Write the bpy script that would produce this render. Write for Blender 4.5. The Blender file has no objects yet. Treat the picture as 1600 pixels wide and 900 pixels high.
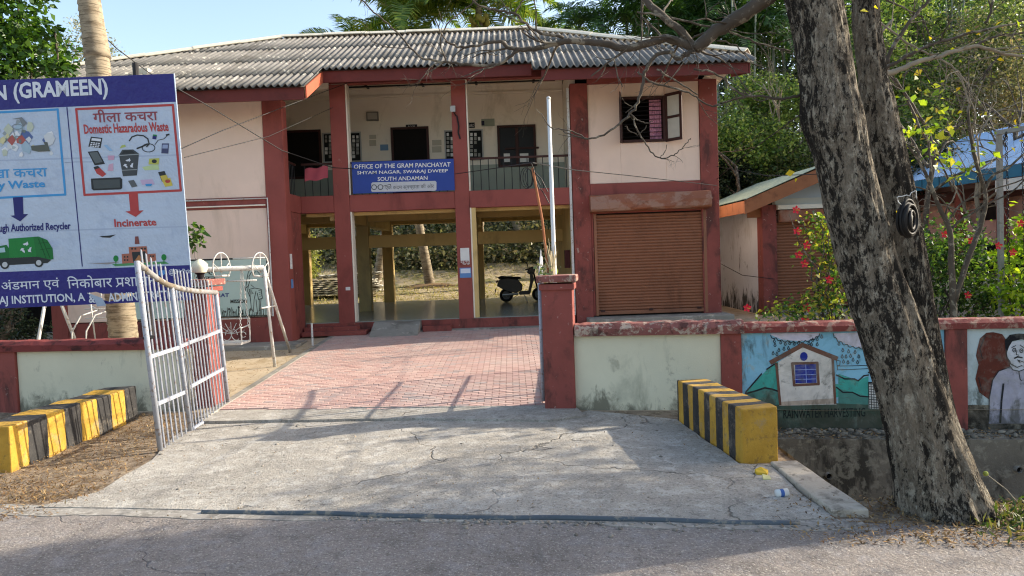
import bpy, bmesh, math, random
import numpy as np
from mathutils import Vector, Matrix, noise as mnoise, geometry as mgeo
random.seed(7); RNG = np.random.default_rng(7)
SC = bpy.context.scene; COL = SC.collection
# ------------------------------------------------------------------ camera
FPX = 1155.0; CAMH = 2.1; PITCH = math.atan(50/FPX); ROLL = .035
_F = Vector((0, math.cos(PITCH), -math.sin(PITCH)))
_U0 = Vector((0, math.sin(PITCH), math.cos(PITCH))); _R0 = Vector((1, 0, 0))
_R = _R0*math.cos(ROLL) - _U0*math.sin(ROLL); _U = _R0*math.sin(ROLL) + _U0*math.cos(ROLL)
O = Vector((0, 0, CAMH))
cd = bpy.data.cameras.new('camera'); cd.sensor_width = 36; cd.lens = 36*FPX/1600; cd.clip_end = 800; cd.clip_start = .05
cam = bpy.data.objects.new('camera', cd); COL.objects.link(cam); SC.camera = cam
cam.matrix_world = Matrix(((_R.x, _U.x, -_F.x, O.x), (_R.y, _U.y, -_F.y, O.y), (_R.z, _U.z, -_F.z, O.z), (0, 0, 0, 1)))
# ------------------------------------------------------------------ light
SUN = Vector((1.06, .31, .56)).normalized()
W = bpy.data.worlds.new('World'); SC.world = W; W.use_nodes = True
wn = W.node_tree; bg = wn.nodes['Background']; sk = wn.nodes.new('ShaderNodeTexSky'); sk.sky_type = 'NISHITA'
sk.sun_disc = False; sk.sun_elevation = math.asin(SUN.z); sk.sun_rotation = math.atan2(SUN.x, SUN.y)
sk.dust_density = 2.0; sk.air_density = 1.0; sk.ozone_density = .8
wn.links.new(sk.outputs[0], bg.inputs[0]); bg.inputs[1].default_value = .15
sl = bpy.data.lights.new('sun', 'SUN'); sl.energy = 3.6; sl.angle = math.radians(.5); sl.color = (1, .93, .8)
so = bpy.data.objects.new('sun', sl); so.rotation_euler = SUN.to_track_quat('Z', 'Y').to_euler(); COL.objects.link(so)
SC.view_settings.view_transform = 'Standard'; SC.view_settings.look = 'None'; SC.view_settings.exposure = 1.27; SC.view_settings.gamma = 1
SC.view_settings.use_white_balance = True; SC.view_settings.white_balance_temperature = 6750; SC.view_settings.white_balance_tint = 10
SC.render.engine = 'CYCLES'; SC.cycles.max_bounces = 6; SC.cycles.diffuse_bounces = 4; SC.cycles.transparent_max_bounces = 6; SC.cycles.filter_width = 1.15
# ------------------------------------------------------------------ pixel helpers (read positions off the photograph)
def ray(px, py): return _F + _R*((px-800)/FPX) + _U*((450-py)/FPX)
def P(px, py, Y):
    d = ray(px, py); return O + d*(Y/d.y)
def G(px, py, z=0.):
    d = ray(px, py); return O + d*((z-CAMH)/d.z)
class Plane:
    def __init__(s, o, n): s.o = Vector(o); s.n = Vector(n).normalized()
    def hit(s, px, py, off=0.):
        d = ray(px, py); t = (s.o + s.n*off - O).dot(s.n)/d.dot(s.n); return O + d*t
# ------------------------------------------------------------------ object helpers
def tag(o, label=None, cat=None, group=None, kind=None):
    if label: o['label'] = label
    if cat: o['category'] = cat
    if group: o['group'] = group
    if kind: o['kind'] = kind
    return o
def thing(name, label, cat, loc=(0, 0, 0), group=None, rz=0.):
    o = bpy.data.objects.new(name, None); COL.objects.link(o); o.location = loc; o.rotation_euler = (0, 0, rz)
    o.empty_display_size = .2
    return tag(o, label, cat, group)
def adopt(o, parent):
    if parent is not None:
        o.parent = parent
        if parent.type == 'EMPTY': o.matrix_parent_inverse = Matrix.Translation(-Vector(parent.location))
def link(name, me, parent=None, local=False):
    o = bpy.data.objects.new(name, me); COL.objects.link(o)
    if parent is not None:
        if local: o.parent = parent
        else: adopt(o, parent)
    return o
def copy_tree(o, parent=None):
    c = o.copy(); COL.objects.link(c)
    if parent is not None: c.parent = parent
    for ch in list(o.children): copy_tree(ch, c)
    return c
class MB:
    def __init__(s, xf=None): s.v = []; s.f = []; s.m = []; s.xf = xf; s.sm = False
    def add(s, vs, fs, mi=0):
        b = len(s.v)
        s.v += [tuple(s.xf @ Vector(q)) for q in vs] if s.xf else [tuple(q) for q in vs]
        s.f += [tuple(b+i for i in q) for q in fs]; s.m += [mi]*len(fs); return s
    def box(s, x0, x1, y0, y1, z0, z1, mi=0):
        return s.add([(x0,y0,z0),(x1,y0,z0),(x1,y1,z0),(x0,y1,z0),(x0,y0,z1),(x1,y0,z1),(x1,y1,z1),(x0,y1,z1)],
                     [(0,3,2,1),(4,5,6,7),(0,1,5,4),(1,2,6,5),(2,3,7,6),(3,0,4,7)], mi)
    def prism(s, pts, ex, mi=0):
        pts = [Vector(q) for q in pts]; ex = Vector(ex); n = len(pts)
        return s.add(pts+[q+ex for q in pts], [tuple(range(n))[::-1], tuple(range(n, 2*n))]+[(i,(i+1)%n,n+(i+1)%n,n+i) for i in range(n)], mi)
    def tube(s, pts, r, n=8, mi=0, cap=True, jit=0.):
        pts = [Vector(q) for q in pts]
        if not hasattr(r, '__len__'): r = [r]*len(pts)
        t0 = (pts[1]-pts[0]).normalized(); a = t0.orthogonal().normalized(); b0 = len(s.v); vs = []
        for i, q in enumerate(pts):
            t = (pts[min(i+1, len(pts)-1)]-pts[max(i-1, 0)])
            t = t.normalized() if t.length > 1e-9 else t0
            a = (a - t*a.dot(t)); a = a.normalized() if a.length > 1e-6 else t.orthogonal().normalized(); c = t.cross(a)
            for k in range(n):
                w = 2*math.pi*k/n; rr = r[i]*(1+jit*random.uniform(-1, 1)) ; vs.append(q+(a*math.cos(w)+c*math.sin(w))*rr)
        fs = [(i*n+k, i*n+(k+1)%n, (i+1)*n+(k+1)%n, (i+1)*n+k) for i in range(len(pts)-1) for k in range(n)]
        if cap: fs += [tuple(range(n))[::-1], tuple(range((len(pts)-1)*n, len(pts)*n))]
        return s.add(vs, fs, mi)
    def ball(s, c, r, nu=10, nv=7, mi=0, sq=(1,1,1)):
        vs = []; 
        for j in range(nv+1):
            th = math.pi*j/nv
            for i in range(nu):
                ph = 2*math.pi*i/nu; vs.append((c[0]+r*sq[0]*math.sin(th)*math.cos(ph), c[1]+r*sq[1]*math.sin(th)*math.sin(ph), c[2]+r*sq[2]*math.cos(th)))
        return s.add(vs, [(j*nu+i,(j+1)*nu+i,(j+1)*nu+(i+1)%nu,j*nu+(i+1)%nu) for j in range(nv) for i in range(nu)], mi)
    def poly(s, pts, holes=(), mi=0):
        loops = [[Vector(q) for q in pts]]+[[Vector(q) for q in h] for h in holes]; flat = [q for l in loops for q in l]
        return s.add(flat, mgeo.tessellate_polygon(loops), mi)
    def build(s, name, mats, parent=None, bevel=0., smooth=False, local=False, **kw):
        me = bpy.data.meshes.new(name); me.from_pydata(s.v, [], s.f)
        for m in (mats if isinstance(mats, (list, tuple)) else [mats]): me.materials.append(m)
        if any(s.m): me.polygons.foreach_set('material_index', s.m)
        if smooth: me.polygons.foreach_set('use_smooth', [True]*len(me.polygons))
        me.update(); o = link(name, me, parent, local)
        if bevel:
            b = o.modifiers.new('bevel', 'BEVEL'); b.width = bevel; b.segments = 2; b.limit_method = 'ANGLE'
        if kw: tag(o, **kw)
        return o
def B(name, x0, x1, y0, y1, z0, z1, m, parent=None, bevel=0., **kw): return MB().box(x0, x1, y0, y1, z0, z1).build(name, m, parent, bevel, **kw)
def npmesh(name, v, f, mat, parent=None, smooth=False, local=False):
    me = bpy.data.meshes.new(name); v = np.asarray(v, np.float32); f = np.asarray(f, np.int32); k = f.shape[1]
    me.vertices.add(len(v)); me.vertices.foreach_set('co', v.ravel()); me.loops.add(f.size); me.loops.foreach_set('vertex_index', f.ravel())
    me.polygons.add(len(f)); me.polygons.foreach_set('loop_start', np.arange(0, f.size, k, dtype=np.int32)); me.polygons.foreach_set('loop_total', np.full(len(f), k, np.int32))
    if smooth: me.polygons.foreach_set('use_smooth', np.ones(len(f), bool))
    me.materials.append(mat); me.update(calc_edges=True); me.validate()
    return link(name, me, parent, local)
# ------------------------------------------------------------------ materials
def rgb(h):
    h = h.lstrip('#'); c = [int(h[i:i+2], 16)/255 for i in (0, 2, 4)]
    return tuple(((x+.055)/1.055)**2.4 if x > .04045 else x/12.92 for x in c)
class NT:
    def __init__(s, name):
        s.m = bpy.data.materials.new(name); s.m.use_nodes = True; s.t = s.m.node_tree; s.b = s.t.nodes['Principled BSDF']; s.out = s.t.nodes['Material Output']
    def n(s, t, **kw):
        k = s.t.nodes.new('ShaderNode'+t)
        for a, b in kw.items():
            if a.startswith('i_'): k.inputs[a[2:].replace('_', ' ')].default_value = b
            else: setattr(k, a, b)
        return k
    def l(s, a, b): s.t.links.new(a, b)
    def pos(s, stretch=(1,1,1), obj=False):
        src = s.n('TexCoord').outputs['Object'] if obj else s.n('NewGeometry').outputs['Position']
        if tuple(stretch) == (1,1,1): return src
        mp = s.n('Mapping'); mp.inputs['Scale'].default_value = stretch; s.l(src, mp.inputs[0]); return mp.outputs[0]
    def noise(s, vec, scale, detail=5, rough=.6, dist=0.):
        k = s.n('TexNoise', i_Scale=scale, i_Detail=detail, i_Roughness=rough, i_Distortion=dist); s.l(vec, k.inputs['Vector']); return k.outputs['Fac']
    def ramp(s, fac, lo, hi):
        k = s.n('MapRange'); k.inputs['From Min'].default_value = lo; k.inputs['From Max'].default_value = hi; s.l(fac, k.inputs['Value']); return k.outputs[0]
    def mix(s, fac, a, b, mode='MIX'):
        k = s.n('MixRGB', blend_type=mode)
        for i, x in ((0, fac), (1, a), (2, b)):
            if isinstance(x, (int, float)): k.inputs[i].default_value = x
            elif isinstance(x, (tuple, list)): k.inputs[i].default_value = tuple(x)[:3]+(1,)
            else: s.l(x, k.inputs[i])
        return k.outputs[0]
    def math(s, op, a, b=0.):
        k = s.n('Math', operation=op)
        for i, x in ((0, a), (1, b)):
            if isinstance(x, (int, float)): k.inputs[i].default_value = x
            else: s.l(x, k.inputs[i])
        return k.outputs[0]
def M(name, col, rough=.85, var=.12, sc=2.5, bump=.15, bsc=70, dirt=None, dirt2=None, stretch=(1,1,1), metal=0., spec=.3, island=0., bdist=.01, obj=False, base=None):
    """painted / mineral surface: base colour with low-frequency variation, optional wear patches and a grain bump.
    dirt = (colour, lo, hi, scale, amount, stretch)"""
    t = NT(name); c = rgb(col) if isinstance(col, str) else col
    p = t.pos(stretch, obj); n1 = t.noise(p, sc, 6)
    cc = t.mix(t.ramp(n1, .3, .7), tuple(x*(1-var) for x in c), tuple(min(1, x*(1+var)) for x in c))
    for d in (dirt, dirt2):
        if d:
            dc = rgb(d[0]) if isinstance(d[0], str) else d[0]
            k = lambda x: .5+(x-.5)*.55
            cc = t.mix(t.math('MULTIPLY', t.ramp(t.noise(t.pos(d[5] if len(d) > 5 else (1,1,1), obj), d[3], 8, .68, .4), k(d[1]), k(d[2])), d[4]), cc, dc)
    if base:   # (colour, z of the foot, height reached, amount): ragged mildew and mud splash with its own noise outline
        sp = t.n('SeparateXYZ'); t.l(t.pos(), sp.inputs[0]); up = t.ramp(sp.outputs[2], base[1]+base[2], base[1]); nn = t.noise(t.pos((1,1,.45)), 3.2, 9, .72, .5)
        k_ = t.ramp(t.math('ADD', nn, t.math('MULTIPLY', t.math('MAXIMUM', up, 0.), .28)), .60, .72); cc = t.mix(t.math('MULTIPLY', k_, base[3]), cc, rgb(base[0]))
    if island:
        g = t.n('NewGeometry').outputs['Random Per Island']; k = t.n('HueSaturation'); t.l(cc, k.inputs['Color']); t.l(t.ramp(g, 0, 1), k.inputs['Value'])
        k.inputs['Value'].default_value = 1; mr = t.n('MapRange'); mr.inputs['To Min'].default_value = 1-island; mr.inputs['To Max'].default_value = 1+island; t.l(g, mr.inputs['Value']); t.l(mr.outputs[0], k.inputs['Value']); cc = k.outputs[0]
    t.l(cc, t.b.inputs['Base Color']); t.b.inputs['Roughness'].default_value = rough; t.b.inputs['Metallic'].default_value = metal
    t.b.inputs['Specular IOR Level'].default_value = spec
    if bump:
        bp = t.n('Bump', i_Strength=bump, i_Distance=bdist); t.l(t.noise(t.pos((1,1,1), obj), bsc, 4, .7), bp.inputs['Height']); t.l(bp.outputs[0], t.b.inputs['Normal'])
    return t.m
FLATS = {}
def flat(name, col, rough=.8, var=.06, **kw):
    k = (name, col, rough)
    if k not in FLATS:
        if name.startswith('mural'): FLATS[k] = M(name, col, rough, .14, 9, .25, 60, dirt=('#8c8a7e', .5, .75, 2.6, .45), dirt2=('#55534a', .62, .74, 7, .5), base=('#3c3a2c', -.2, .55, .7))
        else: FLATS[k] = M(name, col, rough, var, 6, .05, 120, **kw)
    return FLATS[k]
def leafmat(name, cols, trans=.45, rough=.5):
    t = NT(name); g = t.n('NewGeometry').outputs['Random Per Island']; r = t.n('ValToRGB'); t.l(g, r.inputs[0])
    e = r.color_ramp.elements; e[0].color = rgb(cols[0])+(1,); e[-1].color = rgb(cols[-1])+(1,)
    for i, c in enumerate(cols[1:-1]): x = e.new((i+1)/(len(cols)-1)); x.color = rgb(c)+(1,)
    t.l(r.outputs[0], t.b.inputs['Base Color']); t.b.inputs['Roughness'].default_value = rough; t.b.inputs['Specular IOR Level'].default_value = .35
    tr = t.n('BsdfTranslucent'); t.l(t.mix(1., r.outputs[0], (1.4, 1.4, .7), 'MULTIPLY'), tr.inputs[0])
    mx = t.n('MixShader'); mx.inputs[0].default_value = trans; t.l(t.b.outputs[0], mx.inputs[1]); t.l(tr.outputs[0], mx.inputs[2]); t.l(mx.outputs[0], t.out.inputs[0])
    return t.m
RED = M('red_paint', '#8e4a42', .7, .12, 1.6, .12, 60, dirt=('#5a2a28', .56, .8, 1.3, .5, (1,1,.35)), dirt2=('#a8897c', .80, .86, 7, .4))
REDW = M('worn_red_paint', '#87463e', .75, .16, 2.2, .25, 45, dirt=('#3c2a26', .52, .72, 2.2, .7, (1,1,.5)), dirt2=('#b5a79a', .75, .80, 11, .55))
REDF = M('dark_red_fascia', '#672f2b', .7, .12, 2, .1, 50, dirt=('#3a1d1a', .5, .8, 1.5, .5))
CREAM = M('cream_wall_paint', '#e6cbb8', .8, .05, 1.2, .12, 80, dirt=('#b89f86', .58, .85, 1.1, .5, (1,1,.4)))
CREAMI = M('pale_interior_paint', '#e4dac8', .8, .05, 1.4, .1, 80, dirt=('#a3977c', .6, .85, 1.4, .5, (1,1,.5)))
PINKW = M('pink_wall_paint', '#c99a8c', .8, .05, 1.2, .1, 80)
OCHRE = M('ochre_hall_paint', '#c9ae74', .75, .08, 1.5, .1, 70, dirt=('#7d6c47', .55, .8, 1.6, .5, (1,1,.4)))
DADO = M('grey_green_dado', '#9aa091', .7, .06, 2, .08, 70)
PANEL = M('pale_green_cream_wall', '#d2ccb2', .85, .06, 1.5, .25, 60, dirt=('#8d8c78', .55, .8, 1.6, .55, (1,1,.5)), dirt2=('#6b685a', .70, .85, 3.5, .4, (1,1,.6)), base=('#4a4638', -.05, .55, .75))
WHITEW = M('white_washed_wall', '#cfcdc4', .85, .08, 1.5, .2, 60, dirt=('#8f8d84', .55, .8, 1.2, .5, (1,1,.5)))
CONC = M('weathered_concrete', '#8f8a80', .9, .18, 1.6, .6, 40, dirt=('#5d574c', .5, .75, 1.8, .6), dirt2=('#c2bcae', .62, .72, 6, .5))
CONCD = M('mossy_drain_concrete', '#6f675a', .9, .25, 2.4, .8, 25, dirt=('#2a261f', .47, .62, 2.6, .8, (1,1,.5)), dirt2=('#9a927f', .52, .66, 7, .55))
COPE = M('rough_coping', '#84514a', .9, .2, 3, .8, 35, dirt=('#b5a593', .52, .64, 9, .8), dirt2=('#2f211d', .58, .75, 4, .7))
WOOD = M('dark_brown_wood', '#3d211b', .6, .2, 5, .15, 60)
BLACKP = flat('black_paint', '#17161a', .5)
WHITEP = M('white_metal_paint', '#c4c3be', .5, .06, 8, .08, 90, dirt=('#8f6a4a', .64, .7, 22, .7))
GATEP = M('grey_white_gate_paint', '#999da6', .5, .08, 8, .1, 90, dirt=('#77604d', .62, .68, 26, .7))
STEEL = M('dull_steel', '#8f9190', .4, .1, 10, .1, 80, metal=.7)
ASB = M('asbestos_cement_sheet', '#716e69', .9, .16, 1.3, .25, 60, dirt=('#4f4a42', .5, .78, 1.4, .65, (1.6,.35,.35)), dirt2=('#d8d1c2', .64, .72, 3, .4), island=.08)
CAPC = M('pale_ridge_cap', '#cfc8b6', .85, .08, 2, .15, 60, dirt=('#8e8777', .55, .8, 2, .5))
SHUT = M('brown_rolling_shutter', '#8d5d45', .5, .08, 1.5, .08, 60, dirt=('#63402f', .55, .8, 1.8, .5, (1,1,.4)))
HOODM = M('rusty_hood_metal', '#8c5740', .6, .15, 2, .15, 40, dirt=('#a08272', .5, .62, 1.6, .6, (1,1,1.4)), dirt2=('#5d3325', .66, .8, 3, .5))
BARGE = M('orange_brown_fascia', '#96603f', .7, .15, 2, .1, 50, dirt=('#5b3322', .55, .75, 2.5, .6))
GREENR = M('green_corrugated_sheet', '#8fa394', .6, .1, 1.5, .1, 50, dirt=('#5d6c60', .5, .8, 2, .5, (.4,3,1)))
BLUER = M('blue_corrugated_sheet', '#a9cbec', .45, .06, 1.5, .05, 50)
BLUEF = M('blue_fascia_paint', '#2f6f8f', .6, .1, 1.5, .05, 50)
TILEF = M('polished_hall_floor', '#8b8e84', .2, .12, 1.2, .02, 20, spec=.5)
DARK = flat('unlit_depth_and_joint_black', '#141210', .9)  # near-black colour stands for unlit depth in rooms and openings; also joints, backings
PAPER = flat('white_paper', '#d6d6d2', .8)
BLACKR = flat('black_rubber', '#0f0f10', .7)
WIREM = flat('black_cable', '#1d1b1a', .6)
FONTS = {}
def text_mesh(s, bold=0.):
    k = (s, bold)
    if k not in FONTS:
        c = bpy.data.curves.new('lettering', 'FONT'); c.body = s; c.offset = bold; c.resolution_u = 2
        o = bpy.data.objects.new('lettering', c); COL.objects.link(o); dg = bpy.context.evaluated_depsgraph_get(); dg.update()
        me = bpy.data.meshes.new_from_object(o.evaluated_get(dg)); v = np.array([q.co[:2] for q in me.vertices]); f = [tuple(q.vertices) for q in me.polygons]
        bpy.data.objects.remove(o); bpy.data.curves.remove(c); bpy.data.meshes.remove(me); FONTS[k] = (v, f)
    return FONTS[k]
def lettering(s, plane, quad, mat, parent, off=.004, bold=0., cap=None):
    """quad = pixel corners tl,tr,br,bl of the line's ink box on the plane"""
    v, f = text_mesh(s, bold)
    if not len(v): return
    lo = v.min(0); hi = v.max(0)
    if cap: lo = np.array([lo[0], cap[0]]); hi = np.array([hi[0], cap[1]])
    q = [plane.hit(*c, off) for c in quad]; vs = []
    for a, b in (v-lo)/(hi-lo): vs.append(q[3].lerp(q[2], a).lerp(q[0].lerp(q[1], a), b))
    m = MB(); m.add(vs, f); return m.build('lettering', mat, parent)
def patch(name, plane, pts, mat, parent, off=.002, th=0., holes=()):
    m = MB(); m.poly([plane.hit(*q, off) for q in pts], [[plane.hit(*q, off) for q in h] for h in holes]); return m.build(name, mat, parent)
def strokes(name, plane, lines, mat, parent, off=.003, w=1.5):
    """flat painted lines of w pixels on a plane"""
    m = MB()
    for ln in lines:
        ww = w
        if isinstance(ln[0], (int, float)): ww, ln = ln[0], ln[1]
        for (x0, y0), (x1, y1) in zip(ln[:-1], ln[1:]):
            off += .00012 if len(m.f) % 4 else -.00036
            L = math.hypot(x1-x0, y1-y0) or 1; nx, ny = -(y1-y0)/L*ww/2, (x1-x0)/L*ww/2; ex, ey = (x1-x0)/L*ww*.3, (y1-y0)/L*ww*.3
            m.add([plane.hit(*q, off) for q in ((x0+nx-ex, y0+ny-ey), (x1+nx+ex, y1+ny+ey), (x1-nx+ex, y1-ny+ey), (x0-nx-ex, y0-ny-ey))], [(0,1,2,3)])
    return m.build(name, mat, parent)
def circ(cx, cy, rx, ry=None, n=14, a0=0, a1=360):
    ry = ry or rx; full = abs(a1-a0) >= 360
    return [(cx+rx*math.cos(math.radians(a0+(a1-a0)*i/(n if full else n-1))), cy+ry*math.sin(math.radians(a0+(a1-a0)*i/(n if full else n-1)))) for i in range(n)]
# ------------------------------------------------------------------ vegetation helpers
def leaves(C, size, rng, aspect=2.4, up=.5, droop=.25, jit=.35):
    C = np.asarray(C, float); n = len(C); d = rng.normal(size=(n,3)); d[:,2] = d[:,2]*.6-droop; d /= np.linalg.norm(d, axis=1)[:,None]
    nn = rng.normal(size=(n,3))*(1-up); nn[:,2] += up; s = np.cross(d, nn); s /= (np.linalg.norm(s, axis=1)[:,None]+1e-9); nn = np.cross(s, d)
    L = size*(1+jit*rng.uniform(-1, 1, n))[:,None]; w = L/aspect/2
    a = C; b = C+d*L*.45+s*w+nn*w*.35; c = C+d*L-nn*L*.08; e = C+d*L*.45-s*w+nn*w*.35
    v = np.stack([a,b,c,e], 1).reshape(-1,3); i = np.arange(n)[:,None]*4; return v, np.concatenate([i+[[0,1,2,3]]], 1)
def blob_pts(blobs, n, rng, clump=.16, per=14, shell=.45):
    """n points in clumps spread through ellipsoid blobs [(centre, radii)]"""
    vol = np.array([r[0]*r[1]*r[2] for _, r in blobs])**.8; vol /= vol.sum(); out = []
    for (c, r), w in zip(blobs, vol):
        k = max(3, int(n*w/per)); u = rng.normal(size=(k,3)); u /= np.linalg.norm(u, axis=1)[:,None]; u *= (shell+(1-shell)*rng.uniform(0,1,(k,1))**.6)
        u *= 1+.22*np.sin(5*u[:,[0]]+3*u[:,[2]])
        cc = np.asarray(c)+u*np.asarray(r); q = np.repeat(cc, per, 0)+rng.normal(size=(k*per,3))*clump*np.mean(r); out.append(q)
    return np.concatenate(out)
def seg(p, q, n, wob, rng=random):
    p = Vector(p); q = Vector(q); L = (q-p).length
    return [p.lerp(q, i/n)+Vector([random.gauss(0, wob*L) for _ in range(3)])*(1 if 0 < i < n else 0) for i in range(n+1)]
def twig(mb, p, d, r, L, depth, spread=.6, n=5, tips=None, grav=0.):
    p = Vector(p); d = Vector(d).normalized(); pts = [p.copy()]; rs = [r]; q = p.copy(); k = 5
    for i in range(k):
        d = (d+Vector([random.gauss(0, .16) for _ in range(3)])+Vector((0,0,grav))).normalized(); q = q+d*L/k; pts.append(q.copy()); rs.append(r*(1-.55*(i+1)/k))
    mb.tube(pts, rs, n, cap=False)
    if depth <= 0:
        if tips is not None: tips.append(q.copy())
        return
    for i in range(random.choice((2, 3))):
        j = random.randint(2, k); dd = (d+Vector([random.gauss(0, spread) for _ in range(3)])).normalized()
        twig(mb, pts[j], dd, rs[j]*.7, L*random.uniform(.55, .8), depth-1, spread, max(4, n-1), tips, grav)
def frond(name, L, leaf, nl, mat, a0=.9, a1=-.9, rng=None, parent=None, w=.05):
    """one palm frond along +X: curved rachis with drooping leaflets on both sides"""
    rng = rng or RNG; v = []; f = []; ns = 16; p = np.zeros(3); pts = [p.copy()]; tg = []
    for i in range(ns):
        a = a0+(a1-a0)*((i+.5)/ns)**1.2; d = np.array([math.cos(a), 0, math.sin(a)]); p = p+d*L/ns; pts.append(p.copy()); tg.append(d)
    pts = np.array(pts); tg.append(tg[-1])
    for i in range(ns):
        r0 = .03*L/4*(1-i/ns)+.006; r1 = .03*L/4*(1-(i+1)/ns)+.006; b = len(v)
        for q, r in ((pts[i], r0), (pts[i+1], r1)): v += [q+[0, r, 0], q+[0, -r, 0], q+[0, 0, -r*1.2]]
        f += [(b, b+1, b+4, b+3), (b+1, b+2, b+5, b+4), (b+2, b, b+3, b+5)]
    for k in range(nl):
        t = .12+.88*k/nl; x = t*ns; i = min(ns-1, int(x)); q = pts[i]+(pts[i+1]-pts[i])*(x-i); d = tg[i]; nn = np.array([-d[2], 0, d[0]])
        ll = leaf*math.sin(math.pi*min(1, .18+t*.82))**.7*rng.uniform(.85, 1.15)
        for sgn in (-1, 1):
            dirr = d*.55+np.array([0, sgn, 0])*.85+nn*.28+rng.normal(size=3)*.07; dirr /= np.linalg.norm(dirr); e1 = q+dirr*ll*.5; dr2 = dirr+np.array([0,0,-1.])*rng.uniform(.5, 1.1); dr2 /= np.linalg.norm(dr2); e2 = e1+dr2*ll*.5
            b = len(v); v += [q-d*w*.6, q+d*w*.6, e1+d*w*.7, e1-d*w*.7, e2]; f += [(b, b+1, b+2, b+3), (b+3, b+2, b+4, b+4)]
    m = bpy.data.meshes.new(name); m.from_pydata([tuple(q) for q in v], [], [q if q[2] != q[3] else q[:3] for q in f]); m.materials.append(mat); return m
# ------------------------------------------------------------------ ground
KS = .15                                    # road and boundary wall run 8.5 degrees off the building front: v = y + KS*x
def gz(x, y):
    v = y+KS*x
    if v < 5.85: z = 0.
    elif v < 9.7: z = .05*(v-5.85)/3.85
    else: z = .05
    if y > 9.6 and v > 9.7: z = .05+.042*(min(y, 17.6)-9.6)
    if y > 25.7: z = .386+.07*(min(y, 33)-25.7)
    if y > 33: z = .9+.30*(y-33)+.5*mnoise.noise(Vector((x*.15, y*.15, 3)))
    return min(z, 11)
def ground():
    us = [-300,-120,-60,-35,-22,-16]+list(np.arange(-12.5, 2.6, .22))+[2.68]+list(np.arange(2.95, 12, .35))+[14,18,25,40,60,110,300]
    vs = [-200,-60,-20,-6,0,3]+list(np.arange(4.2, 5.8, .2))+[5.85,6.1,6.35]+list(np.arange(6.6, 9.1, .25))+[9.2,9.7]+list(np.arange(9.95, 18, .3))+list(np.arange(18, 26, 1.))+list(np.arange(26.2, 62, 1.2))+[70,90,140,300,500]
    v = []; f = []; mi = []
    for b in vs:
        for a in us:
            y = b-KS*a; z = gz(a, y); near = -12.6 < a < 12 and 5.9 < b < 18 and not (-4.4 < a < 2.4)
            if near: z += .018*mnoise.noise(Vector((a*2.1, y*2.1, 0)))+.01*mnoise.noise(Vector((a*7, y*7, 5)))-.004
            v.append((a, y, z))
    n = len(us)
    for j in range(len(vs)-1):
        for i in range(n-1):
            if us[i] >= 2.67 and us[i+1] <= 60 and 6.34 < vs[j] < 9.65: continue
            f.append((j*n+i, j*n+i+1, (j+1)*n+i+1, (j+1)*n+i)); yc = vs[j]-KS*us[i]
            mi.append(0 if vs[j] < 9.6 else 1 if yc < 25 else 2 if yc < 35 else 3)
    m = MB(); m.v = v; m.f = f; m.m = mi
    m.build('ground', [M('dusty_verge_earth', '#8b7a66', .95, .2, 2, .8, 45, dirt=('#5d4c3b', .45, .65, 5, .8), dirt2=('#b3a184', .6, .7, 14, .6)),
                       M('sandy_yard_earth', '#b5a389', .95, .12, 1.5, .6, 50, dirt=('#8f7854', .5, .7, 3, .6), dirt2=('#77633f', .66, .72, 20, .6)),
                       M('dry_grassy_earth', '#a9987a', .95, .2, 1.2, .8, 30, dirt=('#6b6a35', .5, .65, 1.1, .8), dirt2=('#6e5636', .6, .7, 5, .6)),
                       M('forest_floor', '#4a4a2c', .95, .3, 1, .8, 30, dirt=('#2a2a18', .45, .7, 1.5, .8))], smooth=True, kind='structure')
ground()
def wob_edge(pts, step=.12, amp=.03, fr=1.7, skip=()):
    out = []
    for i in range(len(pts)):
        a = Vector(pts[i]); b = Vector(pts[(i+1) % len(pts)]); n = max(1, int((b-a).length/step))
        for k in range(n):
            q = a.lerp(b, k/n)
            if i not in skip: q += Vector((mnoise.noise(Vector((q.x*fr, q.y*fr, 1)))+.4*mnoise.noise(Vector((q.x*9, q.y*9, 1))), mnoise.noise(Vector((q.x*fr, q.y*fr, 7)))+.4*mnoise.noise(Vector((q.x*9, q.y*9, 7))), 0))*amp
            out.append(q)
    return out
def slab(name, pts, th, mat, amp=.03, **kw):
    e = wob_edge([Vector((q[0], q[1], 0)) for q in pts], amp=amp); top = [Vector((q.x, q.y, gz(q.x, q.y)+th)) for q in e]; m = MB(); n = len(top)
    m.poly(top); m.add(top+[q-Vector((0,0,th+.05)) for q in top], [(i, (i+1) % n, n+(i+1) % n, n+i) for i in range(n)])
    o = m.build(name, mat, **kw)
    bm = bmesh.new(); bm.from_mesh(o.data); bmesh.ops.remove_doubles(bm, verts=bm.verts, dist=1e-5); bmesh.ops.recalc_face_normals(bm, faces=bm.faces); bm.to_mesh(o.data); bm.free(); return o
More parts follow.
